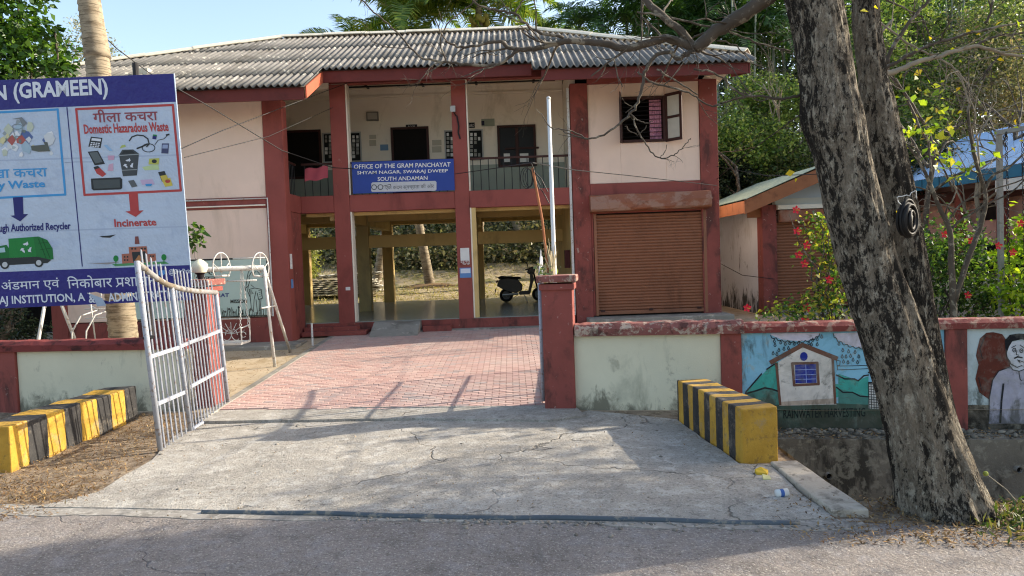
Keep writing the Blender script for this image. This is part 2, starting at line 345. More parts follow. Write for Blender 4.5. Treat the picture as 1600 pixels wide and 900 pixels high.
def crack_mat(name, col, sc=.45, w=.006, dark='#4b463e', patch_c='#b3ada0', base_var=.14, amt=.7):
    t = NT(name); p = t.pos(); c = rgb(col); n1 = t.noise(p, 1.1, 7); cc = t.mix(t.ramp(n1, .3, .7), tuple(x*(1-base_var) for x in c), tuple(x*(1+base_var) for x in c))
    cc = t.mix(t.math('MULTIPLY', t.ramp(t.noise(p, 5, 9, .75), .50, .60), .6), cc, rgb(patch_c))
    cc = t.mix(t.math('MULTIPLY', t.ramp(t.noise(p, .9, 9, .78, .8), .50, .60), .5), cc, tuple(x*.62 for x in c))
    cc = t.mix(t.math('MULTIPLY', t.ramp(t.noise(p, 3.1, 9, .8, .6), .53, .62), .6), cc, tuple(x*.5 for x in c))
    cc = t.mix(t.math('MULTIPLY', t.ramp(t.noise(p, 30, 5, .75), .55, .62), .65), cc, rgb('#5b544c')); cc = t.mix(t.math('MULTIPLY', t.ramp(t.noise(p, 55, 4, .7), .56, .64), .5), cc, rgb('#cfc8ba'))
    nv = t.n('TexNoise', i_Scale=1.6, i_Detail=6); t.l(p, nv.inputs['Vector']); va = t.n('VectorMath', operation='MULTIPLY_ADD'); t.l(nv.outputs['Color'], va.inputs[0]); va.inputs[1].default_value = (.9,.9,.9); t.l(p, va.inputs[2])
    vo = t.n('TexVoronoi', feature='DISTANCE_TO_EDGE', i_Scale=sc); t.l(va.outputs[0], vo.inputs['Vector']); cr = t.ramp(vo.outputs[0], w, 0.)
    cr = t.math('MULTIPLY', t.math('MAXIMUM', cr, 0.), t.ramp(t.noise(p, .8, 2), .42, .52)); cr = t.math('MULTIPLY', cr, amt)
    cc = t.mix(cr, cc, rgb(dark)); t.l(cc, t.b.inputs['Base Color']); t.b.inputs['Roughness'].default_value = .92; t.b.inputs['Specular IOR Level'].default_value = .25
    h = t.math('SUBTRACT', t.math('ADD', t.noise(p, 45, 4, .7), t.math('MULTIPLY', t.noise(p, 6, 5, .6), 1.5)), t.math('MULTIPLY', cr, 2.))
    bp = t.n('Bump', i_Strength=.8, i_Distance=.02); t.l(h, bp.inputs['Height']); t.l(bp.outputs[0], t.b.inputs['Normal']); return t.m
APRON = crack_mat('cracked_apron_concrete', '#a49d92', .38, .005, patch_c='#c6c1b8')
# road, verge edge uneven
e0 = [Vector((x, 5.83-KS*x+.04*mnoise.noise(Vector((x*1.3, 0, 0)))+.015*mnoise.noise(Vector((x*6, 2, 0))), .006)) for x in np.arange(-40, 40.01, .15)]
m = MB(); ys = 24
for i in range(len(e0)-1):
    a, b = e0[i], e0[i+1]; m.add([a, b, (b.x, b.y-8, .006), (a.x, a.y-8, .006)], [(3,2,1,0)])
m.build('road', crack_mat('worn_asphalt', '#867d76', .25, .003, '#3a3638', '#8f8a88', .1, .35), kind='structure')
lo = [(-4.18,9.55),(-4.2,9.0),(-3.95,7.9),(-3.95,6.85),(-4.3,6.5),(-2.4,6.22),(1.9,5.56),(2.38,5.55),(2.38,6.95),(2.13,7.0),(1.93,8.85),(.95,9.5),(.4,9.0),(-1.2,9.28)]
slab('driveway_apron', lo, .018, APRON, kind='structure')
up = [(-4.2,9.62),(-1.2,9.30),(.38,8.95),(.86,9.12),(.80,9.6),(.45,9.75),(-4.2,10.25)]
slab('gateway_slab', up, .045, APRON, kind='structure')
DUST = M('grey_road_dust', '#938d84', .95, .12, 3, .5, 50, dirt=('#6d675e', .5, .66, 6, .7), dirt2=('#b5afa4', .56, .66, 14, .6))
slab('dust_strip', [(-4.7,6.62),(-3.2,6.44),(-1.6,6.18),(.2,5.86),(2.5,5.52),(2.62,5.28),(1.2,5.52),(-.6,5.80),(-2.4,6.02),(-3.6,6.2),(-5.2,6.5)], .011, DUST, .09, kind='structure')
# culvert edge strip, drain and ledge
m = MB(); pts = [(2.40,5.62),(2.40,6.97),(2.66,6.97),(2.68,5.60)]
m.prism([(x, y, -.35) for x, y in wob_edge([Vector((a, b, 0)) for a, b in pts], .3, .012) for y in [y]] if False else [(q.x, q.y, -.35) for q in wob_edge([Vector((a, b, 0)) for a, b in pts], .3, .012)][::-1], (0,0,.41))
m.build('culvert_edge_strip', M('pale_culvert_concrete', '#b3a898', .9, .12, 3, .5, 40, dirt=('#776e61', .5, .68, 3, .6), dirt2=('#5d564b', .6, .7, 9, .6)), bevel=.012, kind='structure')
m = MB(); zb = -1.35
def shx(x, v, z): return (x, v-KS*x, z)
def qd(*a): m.add([shx(*q) for q in a], [(0,1,2,3)])
nxs = list(np.arange(2.68, 60, .6))
for a, b in zip(nxs[:-1], nxs[1:]):
    qd((a,9.2,zb),(b,9.2,zb),(b,9.22,-.2),(a,9.22,-.2)); qd((a,9.22,-.2),(b,9.22,-.2),(b,9.72,-.2),(a,9.72,-.2)); qd((a,9.72,-.2),(b,9.72,-.2),(b,9.72,.1),(a,9.72,.1))
    qd((a,6.35,zb),(a,6.35,.02),(b,6.35,.02),(b,6.35,zb)); qd((a,6.35,zb),(b,6.35,zb),(b,9.2,zb),(a,9.2,zb))
m.add([shx(2.68,6.2,zb),shx(2.68,9.72,zb),shx(2.68,9.72,.05),shx(2.68,6.2,.05)], [(0,1,2,3)])
m.build('roadside_drain', CONCD, kind='structure')
# small weep pipes in the drain wall
PW = Plane(shx(.8, 9.70, 0), (-KS, -1, 0)); PD = Plane(shx(3, 9.2, 0), (-KS, -1, 0))
for q in ((1294,743),(1590,733)):
    c = PD.hit(*q, .0); m = MB(); m.tube([c+Vector((0,.05,0)), c+Vector((0,-.04,0))], .035, 12, cap=False); m.tube([c+Vector((0,.02,0)), c+Vector((0,.0,0))], .033, 12, 1)
    tag(m.build('weep_pipe', [CONC, DARK]), 'small round weep pipe mouth in the drain wall '+('left of the leaning trunk' if q[0] < 1400 else 'below the painted man'), 'pipe', 'weep pipes in the drain wall')
# ------------------------------------------------------------------ paving
pvx = np.arange(-4.14, 1.3, .2); rows = np.arange(9.78, 17.3, .1)
tm = NT('red_paver'); g = tm.n('ObjectInfo').outputs['Random']; r2 = tm.n('NewGeometry').outputs['Random Per Island']; r = tm.n('ValToRGB')
mx = tm.math('FRACT', tm.math('ADD', tm.math('MULTIPLY', g, 7.3), r2)); tm.l(mx, r.inputs[0]); e = r.color_ramp.elements; e[0].color = rgb('#b5938a')+(1,); e[1].color = rgb('#c29c90')+(1,)
for k, cc in ((.35, '#bfa094'), (.6, '#b08c82'), (.8, '#b7988d'), (.9, '#a0928d')): x = e.new(k); x.color = rgb(cc)+(1,)
p = tm.pos(); cc = tm.mix(tm.math('MULTIPLY', tm.ramp(tm.noise(p, 1.2, 7, .7), .45, .7), .45), r.outputs[0], rgb('#b8aca3')); tm.l(cc, tm.b.inputs['Base Color']); tm.b.inputs['Roughness'].default_value = .9
bp = tm.n('Bump', i_Strength=.4, i_Distance=.006); tm.l(tm.noise(p, 60, 4), bp.inputs['Height']); tm.l(bp.outputs[0], tm.b.inputs['Normal']); PAV = tm.m
bed = MB(); bed.add([(-4.2,9.72,.07),(1.35,9.72,.07),(1.35,17.35,.39),(-4.2,17.35,.39)], [(0,1,2,3)])
paving = bed.build('paving', M('paver_joint_sand', '#9a867a', .95, .1, 3, .2, 60), kind='structure')
def paver_mesh():
    m = MB(); x, y, z, c = .0975, .0475, .03, .005
    m.add([(-x,-y,0),(x,-y,0),(x,y,0),(-x,y,0),(-x+c,-y+c,z),(x-c,-y+c,z),(x-c,y-c,z),(-x+c,y-c,z)], [(4,5,6,7),(0,1,5,4),(1,2,6,5),(2,3,7,6),(3,0,4,7)])
    return m
pm_ = paver_mesh(); me = bpy.data.meshes.new('paver'); me.from_pydata(pm_.v, [], pm_.f); me.materials.append(PAV)
cand = []
for j, y in enumerate(rows):
    for x in pvx:
        xx = x+(.1 if j % 2 else 0)
        if y < 9.72+.15*(0) + .0: continue
        if y+KS*xx < 9.66: continue
        cand.append((xx, y))
def pz(y): return .07+.0419*(y-9.72)-.012+random.uniform(-.0015, .0015)
cand.sort(key=lambda q: (q[0]**2+q[1]**2) if q[0] < .45 else 1e9)
for x, y in cand[:300]:
    o = bpy.data.objects.new('paver', me); COL.objects.link(o); o.parent = paving; o.location = (x, y, pz(y)); o.rotation_euler = (.042, 0, random.gauss(0, .008))
rest = MB()
for x, y in cand[300:]:
    z = pz(y); b = [(vx+x, vy+y, vz+z+vy*.042) for vx, vy, vz in pm_.v]; rest.add(b, pm_.f)
rest.build('paver_field', PAV, paving, kind='stuff')
# concrete strips by the building
B('building_path', -12, -4.62, 15.55, 16.5, .1, .38, CONC, bevel=.015, kind='structure')
B('hall_front_strip', -4.9, 1.5, 17.28, 17.7, .2, .425, CONC, bevel=.01, kind='structure')
# ------------------------------------------------------------------ striped culvert blocks
def stripe_mat(name, w, off, last=None):
    t = NT(name); tc = t.n('TexCoord').outputs['Object']; sp = t.n('SeparateXYZ'); t.l(tc, sp.inputs[0]); y = t.math('ADD', sp.outputs[1], t.math('MULTIPLY', t.math('SUBTRACT', t.noise(tc, 9, 3), .5), .035))
    s = t.math('FLOOR', t.math('DIVIDE', t.math('ADD', y, off), w)); k = t.math('ABSOLUTE', t.math('MODULO', s, 2.))
    yel = t.mix(t.ramp(t.noise(tc, 3, 7, .7), .35, .7), rgb('#a67c20'), rgb('#c79d3a')); yel = t.mix(t.math('MULTIPLY', t.ramp(t.noise(tc, 11, 6, .75), .54, .62), .7), yel, rgb('#80622c'))
    blk = t.mix(t.ramp(t.noise(tc, 5, 7, .7), .4, .7), rgb('#201f20'), rgb('#3a3836')); blk = t.mix(t.math('MULTIPLY', t.ramp(t.noise(tc, 17, 5, .7), .62, .7), .5), blk, rgb('#7c7468'))
    c = t.mix(k, yel, blk); c = t.mix(t.math('MULTIPLY', t.ramp(t.noise(t.pos(), 4, 9, .8), .53, .63), .5), c, rgb('#8d8272')); t.l(c, t.b.inputs['Base Color']); t.b.inputs['Roughness'].default_value = .75
    bp = t.n('Bump', i_Strength=.5, i_Distance=.01); t.l(t.noise(tc, 30, 5, .7), bp.inputs['Height']); t.l(bp.outputs[0], t.b.inputs['Normal']); return t.m
def block(x, y, dx, dy, L, wd, h, z, mat, side, label):
    an = math.atan2(dx, dy); m = MB(); x0, x1 = (0, wd) if side > 0 else (-wd, 0); n = 16
    for k in range(n+1):
        for (a, b) in ((x0, -.15), (x1, -.15), (x1, h), (x0, h)):
            j = Vector((a, k*L/n, b)); jit = Vector((mnoise.noise(j*5+Vector((3,0,0))), 0 if 0 < k < n else .6*mnoise.noise(j*4), mnoise.noise(j*5)))*.022; m.v.append(tuple(j+jit))
    m.f = [(k*4+i, k*4+(i+1) % 4, (k+1)*4+(i+1) % 4, (k+1)*4+i) for k in range(n) for i in range(4)]+[(3,2,1,0), (n*4, n*4+1, n*4+2, n*4+3)]; m.m = [0]*len(m.f)
    o = m.build('culvert_block', mat, bevel=.014); o.location = (x, y, z); o.rotation_euler = (0, 0, -an); bm = bmesh.new(); bm.from_mesh(o.data); bmesh.ops.recalc_face_normals(bm, faces=bm.faces); bm.to_mesh(o.data); bm.free()
    return tag(o, label, 'barrier block', 'black and yellow culvert blocks beside the driveway')
block(2.15, 7.03, -.21, 1.75, 1.80, .37, .53, .02, stripe_mat('yellow_black_stripes_right', .162, 0.03), 1, 'yellow and black striped concrete block at the right edge of the driveway')
block(-5.31, 7.66, .11, 2.35, 2.42, .42, .50, .0, stripe_mat('yellow_black_stripes_left', .31, .03), -1, 'yellow and black striped concrete block left of the open gate below the banner')
# ------------------------------------------------------------------ boundary wall and gate pillars
AW = math.atan(KS)
def wxf(x, v): return Matrix.Translation((x, v-KS*x, 0)) @ Matrix.Rotation(-AW, 4, 'Z')
def along(px, py): q = PW.hit(px, py); return (q.x-.8)/math.cos(AW)
XW = wxf(.8, 9.72)
wr = thing('boundary_wall', 'painted boundary wall with red coping and murals behind the drain, right of the gate', 'wall', (4.5, 9.05, .0))
s1, s2, s3, s4 = along(1128,600), along(1160,600), along(1478,600), along(1512,600)
def wbox(name, a, b, t0, t1, z0, z1, mat, par=None, bev=.008, xf=None): return MB(xf or XW).box(a, b, t0, t1, z0, z1).build(name, mat, wr if par is None else par, bev)
p1 = wbox('wall_panel', -.05, s1, 0, .15, -.1, 1.04, PANEL)
for xk in (-4.20, 1.36):
    m = MB(); m.prism([(xk-.06, 9.78, .02), (xk-.06, 9.78, .098), (xk-.06, 17.3, .412), (xk-.06, 17.3, .3)], (.125, 0, 0)); m.build('paving_kerb', CONC, bevel=.01, kind='structure')
MURW = M('painted_wall_white', '#c9d2d4', .8, .06, 2, .2, 60)
p2 = wbox('wall_panel', s2, s3, 0, .15, -.25, 1.03, M('mural_blue_paint', '#7fb3c9', .8, .1, 1.5, .2, 60, dirt=('#5d8f9a', .5, .7, 2, .6), dirt2=('#9aa7a4', .6, .7, 5, .6), base=('#3c3f34', -.2, .5, .8))); p3 = wbox('wall_panel', s4, s4+1.9, 0, .15, -.25, 1.03, M('mural_pale_paint', '#b9c6c6', .8, .08, 1.5, .2, 60, dirt=('#8d9995', .5, .75, 2, .7), base=('#3c3f34', -.2, .6, .8)))
p4 = wbox('wall_panel', s4+2.15, 30, 0, .15, -.25, 1.03, PANEL)
for a, b in ((s1, s2), (s3, s4), (s4+1.9, s4+2.15)): wbox('pillar', a, b, -.035, .19, -.22, 1.03, REDW)
def coping(name, a, b, t0, t1, z0, z1, amp, xf, par, mat):
    m = MB(xf); n = int((b-a)/.05); prof = [(t0, z0), (t0-.01, z0+.6*(z1-z0)), (t0+.04, z1-.005), ((t0+t1)/2, z1+.01), (t1-.04, z1), (t1, z0+.5*(z1-z0)), (t1, z0)]; k = len(prof); vs = []
    for i in range(n+1):
        s = a+(b-a)*i/n
        for j, (t, z) in enumerate(prof):
            w = 0 if j in (0, k-1) else amp; q = Vector((s*6, t*9, z*9)); vs.append((s, t+w*mnoise.noise(q)*.7, z+w*mnoise.noise(q+Vector((9,9,9)))+w*.5*mnoise.noise(q*3)))
    fs = [(i*k+j, i*k+(j+1) % k, (i+1)*k+(j+1) % k, (i+1)*k+j) for i in range(n) for j in range(k)]+[tuple(range(k))[::-1], tuple(n*k+j for j in range(k))]
    m.add(vs, fs); o = m.build(name, mat, par); bm = bmesh.new(); bm.from_mesh(o.data); bmesh.ops.recalc_face_normals(bm, faces=bm.faces); bm.to_mesh(o.data); bm.free(); return o
coping('coping', .0, s2+.03, -.08, .24, 1.03, 1.185, .022, XW, wr, COPE)
coping('coping', s2+.035, 30, -.05, .22, 1.03, 1.15, .010, XW, wr, M('red_coping_paint', '#7c3d38', .85, .15, 3, .4, 40, dirt=('#a9927f', .5, .62, 8, .6)))
gp = thing('gate_pillar', 'red painted gate pillar with a flat cap, right side of the open gateway', 'gate pillar', (.58, 9.72, .03))
XG = wxf(.38, 9.66)
MB(XG).box(0, .40, -.02, .36, -.02, 1.72).build('shaft', REDW, gp, .012)
MB(XG).box(-.03, .43, -.05, .40, 1.64, 1.72).build('moulding', REDW, gp, .01); MB(XG).box(-.06, .46, -.08, .43, 1.74, 1.83).build('cap', COPE, gp, .015)
wl = thing('boundary_wall', 'low pale wall with a red coping left of the gate, in front of the swings', 'wall', (-7, 10.8, .05))
XL = wxf(-4.6, 9.75); sl_ = lambda px: (Plane(shx(-5, 9.75, 0), (-KS, -1, 0)).hit(px, 600).x+4.6)/math.cos(AW)
a0, a1 = sl_(-5)-.0, sl_(29)
wbox('wall_panel', a1, -.03, 0, .15, -.1, .96, PANEL, wl, .008, XL); wbox('pillar', a0, a1, -.04, .19, -.1, .96, REDW, wl, .01, XL); wbox('wall_panel', -14, a0, 0, .15, -.1, .96, PANEL, wl, .008, XL)
coping('coping', -14, -.02, -.07, .22, .95, 1.10, .015, XL, wl, M('dark_red_coping', '#7b3935', .85, .18, 3, .5, 40, dirt=('#2b1c1a', .56, .7, 2.5, .8, (1,1,2))))
gq = thing('gate_pillar', 'red gate pillar with a stepped cap behind the open gate leaf, carrying the globe lamp', 'gate pillar', (-4.2, 10.4, .05))
XQ = Matrix.Translation((-4.72, 10.58, 0)) @ Matrix.Rotation(-AW, 4, 'Z')
MB(XQ).box(0, .36, 0, .36, 0, 1.74).build('shaft', REDW, gq, .012); MB(XQ).box(-.04, .40, -.04, .40, 1.74, 1.81).build('moulding', REDW, gq, .01); MB(XQ).box(-.07, .43, -.07, .43, 1.83, 1.92).build('cap', COPE, gq, .012)
c = P(313, 428, 10.75); lamp = thing('globe_lamp', 'cream globe lamp standing on the left gate pillar', 'lamp', (c.x, c.y, c.z-.06))
m = MB(); prof = [(.0,-.0),(.05,.0),(.055,.03),(.045,.05),(.085,.08),(.11,.15),(.108,.20),(.06,.25),(.015,.275),(0,.28)]
def lathe(mb, cx, cy, cz, pr, n=16, mi=0):
    vs = [(cx+r*math.cos(2*math.pi*k/n), cy+r*math.sin(2*math.pi*k/n), cz+z) for r, z in pr for k in range(n)]
    mb.add(vs, [(j*n+k, j*n+(k+1) % n, (j+1)*n+(k+1) % n, (j+1)*n+k) for j in range(len(pr)-1) for k in range(n)], mi)
lathe(m, c.x, c.y, c.z-.06, prof[4:]); m.build('globe', flat('cream_lamp_glass', '#d9d6bd', .35), lamp, smooth=True)
m = MB(); lathe(m, c.x, c.y, c.z-.13, [(0,0),(.06,0),(.06,.03),(.04,.06),(.05,.12),(.085,.15)]); m.build('base', BLACKP, lamp)
# ------------------------------------------------------------------ murals on the right wall (flat paint)
def MU(name, pts, col, par=p2, off=.003, **kw): return patch(name, PWF, pts, flat('mural_'+name, col, .85, .12), par, off, **kw)
PWF = Plane(shx(.8, 9.72, 0), (-KS, -1, 0)); INK = flat('mural_ink', '#23262a', .85)
MU('painted_hill', [(1163,617),(1185,592),(1200,576),(1212,566),(1230,566),(1230,600),(1310,600),(1310,584),(1340,594),(1357,588),(1357,628),(1310,620),(1250,640),(1163,640)], '#3f9d90', off=.002)
MU('painted_ground', [(1163,616),(1195,606),(1216,610),(1216,632),(1310,630),(1310,607),(1340,615),(1360,620),(1398,640),(1400,664),(1163,664)], '#4a8076', off=.003)
MU('painted_grass', [(1163,636),(1220,632),(1300,630),(1400,634),(1402,672),(1163,672)], '#43584c', off=.0035)
MU('painted_hill', [(1462,590),(1476,580),(1476,614),(1466,600)], '#3f9d90', off=.002)
MU('painted_cloud', [(1204,523),(1220,530),(1235,532),(1250,533),(1262,532),(1272,529),(1281,522),(1283,520),(1204,521)], '#c6c0cc'); MU('painted_cloud', [(1302,521),(1308,530),(1322,538),(1340,543),(1352,544),(1352,519)], '#c6c0cc')
MU('painted_house', [(1216,566),(1254,541),(1303,560),(1307,632),(1218,634)], '#cfc9c0', off=.005)
BRW = flat('mural_brown', '#6b4a3c', .85)
strokes('painted_roof', PWF, [(7, [(1205,566),(1254,539),(1307,560)]), (4, [(1213,568),(1219,632)]), (4, [(1301,560),(1305,630)]), (4, [(1238,568),(1277,567),(1279,600),(1241,602),(1238,568)])], BRW, p2, .008)
MU('painted_window', [(1242,570),(1275,569),(1276,598),(1243,599)], '#20308a', off=.007); MU('painted_window', circ(1256,557,6,7), '#20308a', off=.007)
strokes('painted_bars', PWF, [(1, [(1259,570),(1260,598)]), (1, [(1242,578),(1275,577)]), (1, [(1242,586),(1275,585)]), (1, [(1242,593),(1275,592)])], flat('mural_pale_line', '#8fa0d8'), p2, .009)
MU('painted_plinth', [(1218,628),(1306,622),(1307,630),(1219,634)], '#b7a797', off=.006)
strokes('painted_line', PWF, [(2.2, [(1165,613),(1178,598),(1190,584)]), (2.2, [(1198,577),(1210,569)]), (2.6, [(1165,615),(1180,611),(1195,606),(1206,608),(1215,611)]), (2.2, [(1307,586),(1320,592),(1335,592),(1341,595),(1350,587),(1357,586)]), (2, [(1307,605),(1317,613),(1332,613),(1344,619),(1357,620)]), (2.2, [(1462,590),(1468,585),(1475,581)])], INK, p2, .006)
L = []
def scal(pts):
    for (a, b), (c_, d) in zip(pts[:-1], pts[1:]): L.append((1.2, [(a, b), ((a*3+c_)/4, (b+d)/2+2.2), ((a+c_)/2, (b+d)/2+3), ((a+3*c_)/4, (b+d)/2+2.2), (c_, d)]))
scal([(1204,524),(1213,528),(1222,531),(1231,532),(1240,533),(1249,533),(1258,532),(1267,530),(1275,526),(1281,521)]); scal([(1302,521),(1307,529),(1315,534),(1324,538),(1333,541),(1342,542),(1350,543)])
for x, y in [(1210,533),(1211,539),(1220,535),(1227,537),(1234,536),(1241,537),(1248,536),(1264,536),(1270,531),(1277,530),(1284,526),(1225,545),(1217,547),(1208,552),(1214,553),(1232,544),(1311,537),(1317,547),(1326,549),(1336,550),(1316,557),(1322,557),(1329,556),(1342,557),(1318,565),(1325,566),(1333,562),(1340,566),(1277,538),(1268,538)]:
    L.append((1., [(x, y-3.2), (x-1.8, y+1), (x, y+2.8), (x+1.8, y+1), (x, y-3.2)]))
L += [(1., [(1308,563),(1313,564),(1312,571),(1308,571),(1307,563)]), (1., [(1308,572),(1357,571)]), (1., [(1308,578),(1357,576)]), (1., [(1308,572),(1309,578)])]
strokes('painted_raindrops', PWF, L, INK, p2, .006)
MU('painted_tank', [(1357,598),(1378,600),(1382,640),(1357,638)], '#c3c3bd', off=.006)
strokes('painted_line', PWF, [(1., [(1357+1, y), (1378, y+1.5)]) for y in range(600, 640, 4)]+[(1., [(1357+k*4, 598), (1358+k*4, 639)]) for k in range(5)]+[(2.5,[(1357,582),(1372,584),(1372,598),(1357,598)])], INK, p2, .008)
lettering('RAINWATER HARVESTING', PWF, [(1224,640),(1352,637),(1352,651),(1224,654)], flat('faded_black_letters', '#1a2420'), p2, .006, .01)
# painted man
MU('painted_armchair', [(1527,545),(1531,529),(1541,520),(1552,519),(1566,522),(1575,535),(1581,552),(1582,574),(1572,590),(1550,608),(1545,624),(1530,613),(1524,592),(1529,570),(1525,556)], '#5d2c20', par=p3)
MU('painted_kurta', [(1545,662),(1546,622),(1551,595),(1562,579),(1577,573),(1585,577),(1600,577),(1640,590),(1660,640),(1662,662)], '#a3a0ad', par=p3, off=.004)
MU('painted_face', [(1574,549),(1577,536),(1590,532),(1604,534),(1612,540),(1610,560),(1600,571),(1588,575),(1579,565),(1573,556)], '#c3c5ca', par=p3, off=.006); MU('painted_neck', [(1579,566),(1600,566),(1603,577),(1590,580),(1578,575)], '#c0c2c8', par=p3, off=.005)
MU('painted_hair', [(1571,546),(1570,532),(1578,523),(1592,521),(1608,522),(1618,532),(1617,545),(1611,535),(1597,530),(1582,533),(1577,541),(1574,549)], '#15151a', par=p3, off=.007)
MU('painted_moustache', [(1584,559),(1590,556),(1598,558),(1598,560),(1590,559),(1585,561)], '#15151a', par=p3, off=.008)
strokes('painted_line', PWF, [(1.2, circ(1585,547,2.5,3)+[(1587.5,547)]), (1.2, circ(1596,548,2.5,3)+[(1598.5,548)]), (1.6, [(1584.5,547),(1586,547)]), (1.6, [(1595.5,548),(1597,548)]), (1.2, [(1581,543),(1587,540)]), (1.2, [(1594,539),(1599,543)]),
  (1.2, [(1589,548),(1588,554),(1592,555)]), (1.2, [(1590,562),(1592,565)]), (1.4, [(1572,547),(1574,560),(1580,569),(1589,574),(1597,571)]), (1.3, [(1578,572),(1583,578),(1593,580),(1601,577)]), (1.3, [(1592,580),(1594,592),(1596,595)]), (1.5, [(1577,574),(1560,580),(1551,594),(1546,622),(1545,658)]),
  (3, [(1568,600),(1565,625),(1563,660)]), (1.2, [(1600,566),(1592,563),(1594,567)]), (1.2, [(1540,524),(1531,545),(1535,560)]), (1.2, [(1529,590),(1534,610)])], INK, p3, .010)
# ------------------------------------------------------------------ office building
bd = thing('office_building', 'two storey red and cream office building with open ground hall, balcony and corrugated roof', 'building', (-3, 20, .4))
def bb(name, x0, x1, y0, y1, z0, z1, mat, par=None, bev=.008, **kw): return B(name, x0, x1, y0, y1, z0, z1, mat, par or bd, bev, **kw)
FY = 17.6; FL = .66; Z1 = 3.28; Z2 = 3.68
# plinth, floor
fl = bb('floor', -12, 1.50, FY+.03, 25.7, .30, FL, TILEF); bb('plinth_band', -4.93, 1.5, FY-.04, FY+.028, .34, FL-.015, REDW)
for i, (z, y) in enumerate(((.50, 17.02), (.585, 17.26))): bb('step', -4.9, -3.4-.25*i, y, FY-.045, .40, z, REDW)
bb('step', -2.12, -1.45, 17.22, FY-.045, .40, .53, REDW)
m = MB(); m.prism([(-3.28, 16.65, .37), (-3.28, FY-.045, .37), (-3.28, FY-.045, FL-.01), (-3.28, FY-.25, FL-.01)], (1.1, 0, 0)); m.build('ramp', CONC, bd, .008)
# front columns
bb('column', -4.15, -3.78, FY, FY+.30, .36, 6.28, RED); bb('column', -1.28, -.94, FY, FY+.30, .36, 6.28, RED)
bb('column', 1.52, 1.93, FY-.02, FY+.30, .36, 6.10, REDW); bb('column', 4.56, 4.98, FY-.02, FY+.30, .36, 6.10, REDW)
bb('column', -5.36, -4.93, 16.4, 16.75, .30, 5.72, RED); bb('column', -10.25, -9.9, 16.4, 16.75, .30, 5.72, RED)
# beams
bb('beam', -4.93, -4.155, FY+.01, FY+.28, Z1, Z2, RED); bb('beam', -3.775, -1.285, FY+.01, FY+.28, Z1, Z2, RED); bb('beam', -.935, 1.515, FY+.01, FY+.28, Z1, Z2, RED)
bb('beam', -5.2, -4.935, 16.76, FY+.28, Z1, Z2, RED)
bb('roof_beam', -4.93, -4.155, FY+.01, FY+.28, 6.2, 6.5, CREAMI); bb('roof_beam', -4.14, 1.5, FY-.03, FY-.002, 6.285, 6.42, REDF)
bb('roof_beam', -3.775, -1.285, FY+.01, FY+.28, 6.30, 6.5, RED); bb('roof_beam', -.935, 1.515, FY+.01, FY+.28, 6.30, 6.5, RED)
for x0, x1 in ((-3.775, -3.74), (-.935, -.90)): bb('column_lining', x0, x1, FY+.02, FY+.30, FL, 6.29, CREAMI, bev=.003)
bb('slab', -12, 1.5, FY+.29, 25.7, 3.44, 3.66, OCHRE)
# right wing walls
xa, xb, za, zb_ = 2.68, 3.76, 4.68, 5.75
bb('wall', 1.935, xa, FY+.02, FY+.2, 3.74, 6.07, CREAM); bb('wall', xb, 4.555, FY+.02, FY+.2, 3.74, 6.07, CREAM); bb('wall', xa, xb, FY+.02, FY+.2, 3.74, za, CREAM); bb('wall', xa, xb, FY+.02, FY+.2, zb_, 6.07, CREAM)
bb('beam', 1.935, 4.555, FY-.015, FY+.24, 3.03, 3.735, RED); bb('roof_beam', 1.935, 4.555, FY-.005, FY+.2, 6.075, 6.2, RED)
bb('side_wall', 4.78, 4.97, FY+.31, 25.6, .3, 6.2, CREAM); bb('side_wall', 1.52, 1.68, FY+.31, 25.6, .3, 6.6, CREAMI)
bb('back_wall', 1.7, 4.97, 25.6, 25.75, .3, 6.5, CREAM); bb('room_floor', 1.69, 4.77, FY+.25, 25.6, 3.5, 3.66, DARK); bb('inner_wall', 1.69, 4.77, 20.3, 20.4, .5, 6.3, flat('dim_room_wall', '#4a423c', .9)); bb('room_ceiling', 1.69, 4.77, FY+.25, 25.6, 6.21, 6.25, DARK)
bb('downpipe', 1.44, 1.50, FY-.02, FY+.04, .4, 6.0, WHITEP, bev=.01)
# right wing window
win = bb('window', xa, xa+.06, FY-.03, FY+.12, za, zb_, WOOD)
for a in ((xb-.06, xb, za, zb_), (xa+.065, xb-.065, za, za+.06), (xa+.065, xb-.065, zb_-.06, zb_)): bb('frame', a[0], a[1], FY-.028, FY+.118, a[2], a[3], WOOD, win, .004)
for k in range(9): MB().tube([(xa+.06, FY+.06, za+.14+k*.1), (xb-.06, FY+.06, za+.14+k*.1)], .008, 6).build('window_bar', BLACKP, win)
m = MB(); n = 24
for i in range(n+1):
    x = xb-.36+.29*i/n; y = FY+.10+.018*math.sin(i*1.9); m.v += [(x, y, za+.06), (x, y+.004, zb_-.07)]
m.f = [(2*i, 2*i+2, 2*i+3, 2*i+1) for i in range(n)]; m.m = [0]*n
CUR = M('pink_checked_curtain', '#c98c9e', .85, .15, 8, .1, 60, dirt=('#96607a', .5, .6, 14, .6)); m.build('curtain', CUR, win, smooth=True)
def casement(hx, hy, dx, dy, z0, z1, wd, par, name='shutter_leaf', glass=True):
    d = Vector((dx, dy, 0)).normalized(); xf = Matrix(((d.x, -d.y, 0, hx), (d.y, d.x, 0, hy), (0, 0, 1, 0), (0, 0, 0, 1))); m = MB(xf); t = .03; b = .07
    m.box(0, b, 0, t, z0, z1); m.box(wd-b, wd, 0, t, z0, z1); m.box(b, wd-b, .001, t-.001, z0, z0+b); m.box(b, wd-b, .001, t-.001, z1-b, z1); m.box(b, wd-b, .001, t-.001, (z0+z1)/2-.03, (z0+z1)/2+.03); o = m.build(name, WOOD, par)
    m = MB(xf); m.box(b, wd-b, .012, .018, z0+b, z1-b); m.build('pane', flat('frosted_pane', '#b9b3a6', .35), o); return o
